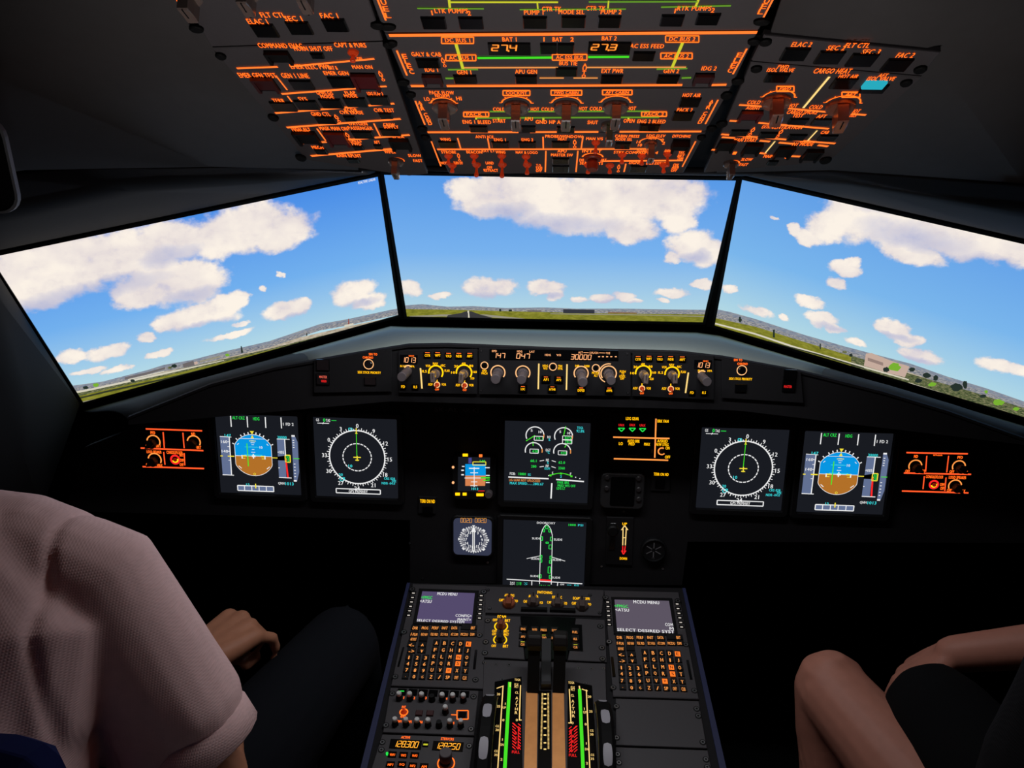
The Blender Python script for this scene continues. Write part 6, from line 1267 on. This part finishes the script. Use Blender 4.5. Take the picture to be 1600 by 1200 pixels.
def tube(B, pts, n=18, cap=True, up=(0, 0, 1)):
    """tapered limb section through (centre, radius or (ra, rb)) stations"""
    P = [Vector(p[0]) for p in pts]; R = [(p[1], p[1]) if isinstance(p[1], (int, float)) else p[1] for p in pts]
    st = []
    for i in range(len(P)):
        t = (P[min(i + 1, len(P) - 1)] - P[max(i - 1, 0)]).normalized(); st.append((P[i], t, R[i]))
    if cap:
        a, t, r = st[0]; k = min(r); st = [(a - t * k * .95, t, (r[0] * .3, r[1] * .3)), (a - t * k * .6, t, (r[0] * .8, r[1] * .8))] + st
        a, t, r = st[-1]; k = min(r); st = st + [(a + t * k * .6, t, (r[0] * .8, r[1] * .8)), (a + t * k * .95, t, (r[0] * .3, r[1] * .3))]
    vs = []; u0 = Vector(up)
    for p, t, r in st:
        v = u0 - t * u0.dot(t)
        if v.length < .05: v = Vector((0, 1, 0)) - t * t.y
        v.normalize(); w = t.cross(v)
        for i in range(n):
            a = 2 * math.pi * i / n; vs.append(p + w * (r[0] * math.cos(a)) + v * (r[1] * math.sin(a)))
    fs = [(k * n + i, k * n + (i + 1) % n, (k + 1) * n + (i + 1) % n, (k + 1) * n + i) for k in range(len(st) - 1) for i in range(n)]
    fs.append(tuple(range(n))[::-1]); fs.append(tuple(range((len(st) - 1) * n, len(st) * n))); B.add(vs, fs, SKIN_A)
def fuse(B, name, m, parent, voxel=.006, smooth=4, fold=None):
    """weld the overlapping sections into one continuous surface"""
    o = B.build(name); o.data.materials.clear(); o.data.materials.append(m)
    md = o.modifiers.new('r', 'REMESH'); md.mode = 'VOXEL'; md.voxel_size = voxel; md.use_smooth_shade = True
    md = o.modifiers.new('s', 'SMOOTH'); md.iterations = smooth; md.factor = .5
    dg = bpy.context.evaluated_depsgraph_get(); me = bpy.data.meshes.new_from_object(o.evaluated_get(dg)); me.name = name
    o.modifiers.clear(); old = o.data; o.data = me; bpy.data.meshes.remove(old); me.materials.clear(); me.materials.append(m)
    if fold:
        n = len(me.vertices); co = np.empty(n * 3); no = np.empty(n * 3); me.vertices.foreach_get('co', co); me.vertices.foreach_get('normal', no)
        co = co.reshape(-1, 3); no = no.reshape(-1, 3); co = co + no * fold(co)[:, None]; me.vertices.foreach_set('co', co.ravel()); me.update()
    me.polygons.foreach_set('material_index', [0] * len(me.polygons)); me.polygons.foreach_set('use_smooth', [True] * len(me.polygons))
    o.parent = parent; o.matrix_parent_inverse = parent.matrix_world.inverted(); return o
def hand(B, wrist, d, n, thumb_side, curl, spread=.10, k=1.0):
    """palm and five unequal bent fingers; d along the hand, n out of its back, thumb_side = +1/-1 along d x n"""
    d = Vector(d).normalized(); n = Vector(n); n = (n - d * n.dot(d)).normalized(); s = d.cross(n) * thumb_side; W0 = Vector(wrist)
    L_ = (.040, .045, .041, .032)
    for i in range(4):
        off = (.030, .010, -.010, -.029)[i] * k; root = W0 + s * off * .55 + d * .012; kn = W0 + s * off + d * (.086, .090, .085, .076)[i] * k + n * (.004, .006, .004, 0)[i]
        tube(B, [(root, .0165 * k), (root.lerp(kn, .5), .0155 * k), (kn, .0125 * k)], 12, up=n)
        dd = (d + s * spread * (1.5 - i)).normalized(); p = kn; c = curl[i]; ang = 0; r = (.0102, .0104, .0100, .0088)[i] * k
        pts = [(p, r * 1.1)]
        for sg, (f, cu) in enumerate(((1.0, c), (.62, c * 1.25), (.5, c * .7))):
            ang += cu; v = dd * math.cos(ang) - n * math.sin(ang); p = p + v * L_[i] * f * k; pts.append((p, r * (1.0, .92, .78)[sg]))
        tube(B, pts, 12, up=n)
    b = W0 + s * .020 * k + d * .022 * k - n * .006; m1 = b + (s * .8 + d * .75 - n * .25).normalized() * .040 * k; m2 = m1 + (s * .25 + d * .95 - n * .4).normalized() * .032 * k; m3 = m2 + (d * .95 - n * .45).normalized() * .024 * k
    tube(B, [(b, .016 * k), (m1, .0125 * k), (m2, .0108 * k), (m3, .0088 * k)], 12, up=n)
def head(B, c, f, k=1.0):
    """skull, jaw, nose, ears, brows on a neck; f = facing"""
    c = Vector(c); f = Vector(f).normalized(); u = Vector((0, 0, 1)); r = f.cross(u).normalized(); u = r.cross(f)
    tube(B, [(c - f * .02 + u * .118, (.03, .035)), (c - f * .015 + u * .10, (.058, .070)), (c - f * .01 + u * .06, (.074, .092)), (c + u * .01, (.074, .094)), (c + f * .012 - u * .04, (.064, .080)), (c + f * .022 - u * .085, (.048, .062)), (c + f * .035 - u * .112, (.028, .036))], 22, up=-f)
    tube(B, [(c + f * .086 + u * .012, .007), (c + f * .100 - u * .014, .010), (c + f * .108 - u * .030, .0125)], 10)
    for s in (-1, 1):
        tube(B, [(c + f * .098 - u * .034 + r * s * .010, .007), (c + f * .094 - u * .032 + r * s * .013, .006)], 8)
        tube(B, [(c + f * .083 + u * .030 + r * s * .016, .008), (c + f * .078 + u * .033 + r * s * .040, .008)], 8)
        tube(B, [(c - f * .004 + u * .022 + r * s * .075, (.006, .016)), (c - f * .006 - u * .006 + r * s * .079, (.007, .018)), (c - f * .0 - u * .030 + r * s * .074, (.005, .010))], 10, up=f)
        tube(B, [(c + f * .060 - u * .020 + r * s * .040, .020), (c + f * .056 - u * .034 + r * s * .036, .020)], 10)
    return c, f, r, u
def face_parts(parent, c, f, r, u, hair_len):
    inv = parent.matrix_world.inverted()
    for s in (-1, 1):
        e = c + f * .078 + u * .012 + r * s * .031
        B = MB(); n = 12; vs = []; fs = []
        for i in range(7):
            th = math.pi * i / 6
            for j in range(n): a = 2 * math.pi * j / n; vs.append(inv @ (e + f * (.0115 * math.cos(th)) + r * (.0115 * math.sin(th) * math.cos(a)) + u * (.0095 * math.sin(th) * math.sin(a))))
        for i in range(6):
            for j in range(n): fs.append((i * n + j, i * n + (j + 1) % n, (i + 1) * n + (j + 1) % n, (i + 1) * n + j))
        B.add(vs, fs, EYEW); B.add([inv @ (e + f * .0119 + r * (.0048 * math.cos(2 * math.pi * j / 14)) + u * (.0048 * math.sin(2 * math.pi * j / 14))) for j in range(14)], [tuple(range(14))], EYED); B.build('eye', parent)
    B = MB(); tube(B, [(c + f * .088 - u * .062 - r * .022, .003), (c + f * .097 - u * .061, .0055), (c + f * .088 - u * .062 + r * .022, .003)], 8, up=u); tube(B, [(c + f * .086 - u * .069 - r * .018, .003), (c + f * .094 - u * .070, .0055), (c + f * .086 - u * .069 + r * .018, .003)], 8, up=u)
    fuse(B, 'mouth', LIP, parent, .002, 2)
    B = MB(); tube(B, [(c - f * .022 + u * .124, (.035, .04)), (c - f * .022 + u * .105, (.066, .078)), (c - f * .022 + u * .065, (.081, .094)), (c - f * .028 + u * .015, (.080, .086)), (c - f * .045 - u * hair_len, (.066, .062))], 22, up=-f)
    fuse(B, 'hair', HAIR, parent, .005, 3)
def person(name_label, base, group=None):
    o = bpy.data.objects.new('person', None); COL.objects.link(o); o.location = base; tag(o, name_label, 'person', group); bpy.context.view_layer.update(); return o

# ---- seated person in pink shirt
pA = person('seated person in pink polo shirt and dark trousers, hand on thigh', (-.60, .60, 0))
def V(*a): return Vector(a)
shR = V(-.462, .722, 1.012); elR = V(-.352, .712, .785); wrR = D(306, 1034, 1.14); kneeR = V(-.335, 1.17, .665); hipR = V(-.505, .62, .575)
shL = V(-.79, .72, 1.02); elL = V(-.86, .70, .77); wrL = V(-.74, .93, .735); kneeL = V(-.80, 1.15, .665); hipL = V(-.70, .62, .575)
hd = V(-.775, .765, 1.335)
B = MB()
tube(B, [(V(-.605, .52, .56), (.16, .12)), (V(-.61, .54, .70), (.145, .105)), (V(-.61, .62, .88), (.165, .11)), (V(-.605, .67, .98), (.15, .085)), (V(-.625, .70, 1.04), (.075, .055))], 24, up=(0, 1, 0))
tube(B, [(V(-.655, .70, 1.07), .056), (V(-.70, .72, 1.15), .054), (V(-.755, .745, 1.25), .052)], 16, up=(0, 1, 0))
c_, f_, r_, u_ = head(B, hd, (-.1, 1, -.12))
for sh, el, wr in ((shR, elR, wrR), (shL, elL, wrL)):
    tube(B, [(V(-.615, .70, 1.035), .05), (sh, .056), (sh.lerp(el, .5), .048), (el, .041), (el.lerp(wr, .3), .043), (el.lerp(wr, .75), .033), (wr, .027)], 16)
for hp, kn in ((hipR, kneeR), (hipL, kneeL)):
    an = V(kn.x, kn.y + .10, .12); tube(B, [(hp, .088), (hp.lerp(kn, .5), .076), (kn, .056), (kn.lerp(an, .35), .053), (an, .037)], 16); tube(B, [(an, .036), (an + V(0, .09, -.055), .034), (an + V(0, .17, -.075), .028)], 12)
_pinky = D(404, 1027, 1.16); _dir = (D(382, 1003, 1.16) - wrR).normalized()
hand(B, wrR, D(366, 990, 1.20) - wrR, V(-.15, -.45, .88), -1, (1.15, 1.1, 1.0, .62), spread=.12, k=1.1)
hand(B, wrL, V(.35, .9, -.25), V(0, .25, 1), 1, (.5, .5, .5, .5))
fuse(B, 'body', SKIN_A, pA, .0042, 4)
face_parts(pA, c_, f_, r_, u_, .03)
def folds(co):
    # creases running from the armpit over the back and down the sleeve
    x = co[:, 0] + .25 * (co[:, 2] - .95) + .012 * np.sin(22 * co[:, 2] + 9 * co[:, 1]); w = np.exp(-((x + .515) / .055) ** 2 - ((co[:, 2] - .93) / .085) ** 2)
    s = .0085 * w * np.sin(2 * np.pi * x / .036)
    s += .0045 * np.sin(2 * np.pi * (co[:, 0] * .8 + co[:, 2] * .6) / .075 + 6 * co[:, 1]) * np.exp(-((co[:, 0] + .36) / .05) ** 2) * np.exp(-((co[:, 2] - .86) / .06) ** 2)
    seam = np.abs((co[:, 0] + .452) + .28 * (co[:, 2] - 1.0)); s -= .004 * np.exp(-(seam / .004) ** 2) * (co[:, 0] > -.56)
    return s
B = MB()
tube(B, [(V(-.605, .50, .60), (.178, .135)), (V(-.61, .53, .70), (.172, .13)), (V(-.61, .60, .86), (.186, .132)), (V(-.605, .67, .98), (.185, .112)), (V(-.63, .69, 1.055), (.115, .085)), (V(-.665, .702, 1.10), (.07, .066))], 28, up=(0, 1, 0))
for s_, sh, el in ((1, shR, elR), (-1, shL, elL)):
    tube(B, [(V(-.625, .700, 1.06), .066), (V(-.62 + s_ * .09, .712, 1.048), .064), (sh, .069), (sh.lerp(el, .35), .072), (sh.lerp(el, .58), .073), (sh.lerp(el, .66), .073)], 20, cap=True)
SH = fuse(B, 'polo_shirt', SHIRT, pA, .005, 5, folds)
# sleeve hem bands and collar
for sh, el in ((shR, elR), (shL, elL)):
    B = MB(); d = (el - sh).normalized(); a = sh.lerp(el, .74); n = 26; w = d.cross(V(0, 1, 0)).normalized(); v = w.cross(d)
    st = ((-.012, .066), (.0, .0735), (.022, .0745), (.024, .072), (.022, .069), (.0, .066))
    vs = [pA.matrix_world.inverted() @ (a + d * t_ + w * (rr * math.cos(6.2832 * i / n)) + v * (rr * .98 * math.sin(6.2832 * i / n))) for t_, rr in st for i in range(n)]
    fs = [(k * n + i, k * n + (i + 1) % n, (k + 1) * n + (i + 1) % n, (k + 1) * n + i) for k in range(5) for i in range(n)]
    B.add(vs, fs, SHIRT, smooth=True); B.build('sleeve_hem', pA)
B = MB(); n = 26; inv = pA.matrix_world.inverted(); vs = []
for z, rr, ty in ((1.092, .086, 0), (1.150, .078, .014), (1.178, .0755, .018), (1.181, .080, .018), (1.150, .090, .008), (1.105, .100, 0.0)):
    for i in range(n): a = 6.2832 * i / n; vs.append(inv @ V(-.668 - .5 * (z - 1.09) + rr * math.cos(a), .706 + ty + rr * .95 * math.sin(a), z - .012 * math.sin(a)))
B.add(vs, [(k * n + i, k * n + (i + 1) % n, (k + 1) * n + (i + 1) % n, (k + 1) * n + i) for k in range(5) for i in range(n)], SHIRT, smooth=True); B.build('collar', pA)
B = MB(); tube(B, [(V(-.605, .50, .66), (.165, .125)), (V(-.605, .53, .56), (.175, .135))], 22, up=(0, 1, 0))
for hp, kn in ((hipR, kneeR), (hipL, kneeL)):
    an = V(kn.x, kn.y + .10, .13); tube(B, [(hp, .102), (hp.lerp(kn, .5), .088), (kn, .070), (kn.lerp(an, .35), .066), (an, .056)], 18)
fuse(B, 'trousers', TROU, pA, .007, 4)
for kn in (kneeR, kneeL):
    B = MB(); an = V(kn.x, kn.y + .10, .12); tube(B, [(an + V(0, -.03, -.06), .042), (an + V(0, .03, -.065), (.044, .045)), (an + V(0, .12, -.08), (.048, .036)), (an + V(0, .20, -.085), (.04, .028))], 16); tube(B, [(an, .046), (an + V(0, 0, -.05), .045)], 14); fuse(B, 'shoe', SHOE, pA, .006, 3)

# ---- seated person with bare knee
pB = person('seated person in black shirt and shorts with a bare knee by the pedestal', (.66, .60, 0))
kL = V(.436, 1.065, .695); hL = V(.62, .63, .59); kR = V(.80, 1.12, .69); hR = V(.74, .62, .575)
sL = V(.46, .66, 1.02); eL = D(1735, 1040, .86); wL = D(1490, 1022, 1.14); sR = V(.84, .66, 1.02); eR = V(.93, .68, .79); wR = V(.90, .92, .74)
hdB = V(.66, .74, 1.34)
sL = V(.475, .64, 1.00); eL = V(.70, .80, .83)
B = MB()
tube(B, [(V(.645, .52, .56), (.16, .12)), (V(.65, .54, .70), (.145, .105)), (V(.655, .58, .88), (.165, .11)), (V(.66, .61, .98), (.15, .085)), (V(.66, .64, 1.04), (.075, .055))], 24, up=(0, 1, 0))
tube(B, [(V(.66, .655, 1.07), .056), (V(.66, .69, 1.15), .054), (V(.66, .725, 1.25), .052)], 16, up=(0, 1, 0))
c2, f2, r2, u2 = head(B, hdB, (-.15, 1, -.15))
sL = V(.48, .63, 1.01); eL = V(.62, .80, .83)
sR = V(.84, .66, 1.02); eR = D(2130, 960, .93); wR = wL; eL = V(.44, .60, .78); wL = V(.425, .71, .56)
for sh, el, wr in ((sL, eL, wL), (sR, eR, wR)):
    tube(B, [(V(.66, .63, 1.03), .048), (sh, .054), (sh.lerp(el, .5), .046), (el, .039), (el.lerp(wr, .3), .040), (el.lerp(wr, .75), .031), (wr, .026)], 16)
for hp, kn, an in ((hL, kL, V(.470, 1.04, .12)), (hR, kR, V(.80, 1.2, .12))):
    cal = kn.lerp(an, .32) + V(0, -.03, 0)
    tube(B, [(hp, .088), (hp.lerp(kn, .5), .070), (hp.lerp(kn, .85), .057), (kn, .054)], 18); tube(B, [(kn + V(0, .004, .006), .053), (kn.lerp(an, .12), .050), (cal, .052), (kn.lerp(an, .7), .037), (an, .034)], 18)
    tube(B, [(an, .034), (an + V(0, .09, -.055), .034), (an + V(0, .17, -.075), .028)], 12)
hand(B, wR, V(-.55, .35, -.75), V(-.7, .3, .6), -1, (.4, .45, .5, .5))
hand(B, wL, V(0, .35, -1), V(-1, 0, 0), 1, (.5, .5, .5, .5))
fuse(B, 'body', SKIN_B, pB, .0042, 5)
face_parts(pB, c2, f2, r2, u2, .03)
B = MB(); tube(B, [(V(.645, .50, .60), (.178, .135)), (V(.65, .53, .70), (.165, .125)), (V(.655, .57, .86), (.18, .128)), (V(.66, .61, .98), (.18, .108)), (V(.66, .64, 1.06), (.11, .082)), (V(.66, .655, 1.10), (.07, .064))], 26, up=(0, 1, 0))
for s_, sh, el in ((-1, sL, eL), (1, sR, eR)): tube(B, [(V(.66, .63, 1.055), .066), (sh, .066), (sh.lerp(el, .35), .066), (sh.lerp(el, .6), .066)], 18)
fuse(B, 'shirt', TEE, pB, .007, 4)
B = MB(); tube(B, [(V(.645, .50, .66), (.165, .125)), (V(.645, .53, .56), (.175, .135))], 22, up=(0, 1, 0))
tube(B, [(hL, .105), (hL.lerp(kL, .45) + V(.045, 0, .045), .092), (hL.lerp(kL, .80) + V(.075, 0, .050), .070)], 18); tube(B, [(hR, .105), (hR.lerp(kR, .5), .092), (hR.lerp(kR, .86), .082)], 18)
fuse(B, 'shorts', SHORT, pB, .007, 4)
for an in (V(.470, 1.04, .12), V(.80, 1.2, .12)):
    B = MB(); tube(B, [(an + V(0, -.03, -.06), .042), (an + V(0, .03, -.065), (.044, .045)), (an + V(0, .12, -.08), (.048, .036)), (an + V(0, .20, -.085), (.04, .028))], 16); tube(B, [(an, .044), (an + V(0, 0, -.05), .045)], 14); fuse(B, 'shoe', SHOE, pB, .006, 3)

# ------------------------------------------------------------------ seats
SEATB = mat('seat_blue', (26, 36, 92), .9, noise=.25, nscale=30, bump=.3, spec=.1); SEATG = mat('seat_piping', (150, 152, 165), .7); SEATK = mat('seat_shell', (26, 26, 28), .6); TANP = mat('armrest_tan', (170, 140, 110), .6)
def seat(label, x, y):
    o = bpy.data.objects.new('pilot_seat', None); COL.objects.link(o); o.location = (x, y, 0); tag(o, label, 'seat', 'two pilot seats')
    def part(name, m, boxes, bev=.02, par=o):
        B = MB()
        for x0, x1, y0, y1, z0, z1 in boxes:
            vs = [(a, b, c) for a in (x0, x1) for b in (y0, y1) for c in (z0, z1)]; B.add(vs, [(0, 1, 3, 2), (4, 6, 7, 5), (0, 4, 5, 1), (2, 3, 7, 6), (0, 2, 6, 4), (1, 5, 7, 3)], m)
        p = B.build(name, par); md = p.modifiers.new('b', 'BEVEL'); md.width = bev; md.segments = 3; return p
    part('base', SEATK, [(-.15, .15, -.12, .25, 0, .30)], .02); part('seat_cushion', SEATB, [(-.24, .24, -.12, .36, .30, .445)], .04)
    b = part('backrest', SEATB, [(-.31, .31, -.285, -.215, .40, 1.115)], .034); part('piping', SEATG, [(.296, .314, -.258, -.248, .50, 1.09), (-.314, -.296, -.258, -.248, .50, 1.09)], .003, b)
    for s in (-1, 1): part('armrest', TANP, [(s * .245 - .025, s * .245 + .025, -.22, .02, .60, .64)], .012)
    return o
seat('blue fabric seat with pale piping behind the person in pink', -.575, .61)
seat('blue fabric seat with pale piping behind the person with bare knee', .665, .57)

# ------------------------------------------------------------------ visor by the lining
B = MB(); o = bpy.data.objects.new('sun_visor', None); COL.objects.link(o); o.location = (-.56, .70, 1.43); tag(o, 'dark visor flap with pale rounded edge hanging from the lining beside pink shirt person', 'visor')
pts = rrect(.075, .04, .016); B.prism(pts, -.002, .002, mat('visor_smoke', (30, 30, 32), .4)); p_ = B.build('flap', o)
C = MB(); n = len(pts); vs = [(x * k, y * (1 + (k - 1) * 1.6), z) for z in (-.003, .003) for k in (1.0, 1.03) for x, y in pts]
fs = []
for i in range(n):
    j = (i + 1) % n; fs += [(2 * n + i, 2 * n + j, 3 * n + j, 3 * n + i), (i, n + i, n + j, j), (n + i, 3 * n + i, 3 * n + j, n + j), (i, j, 2 * n + j, 2 * n + i)]
C.add(vs, fs, mat('pale_edge', (150, 152, 156), .5)); e_ = C.build('edge_frame', o)
H = MB(); H.prism([(-.05, .036), (-.04, .036), (-.04, .075), (-.05, .075)], -.002, .002, BLACK); H.build('hinge_arm', o)
o.rotation_euler = (math.radians(100), 0, math.radians(8))
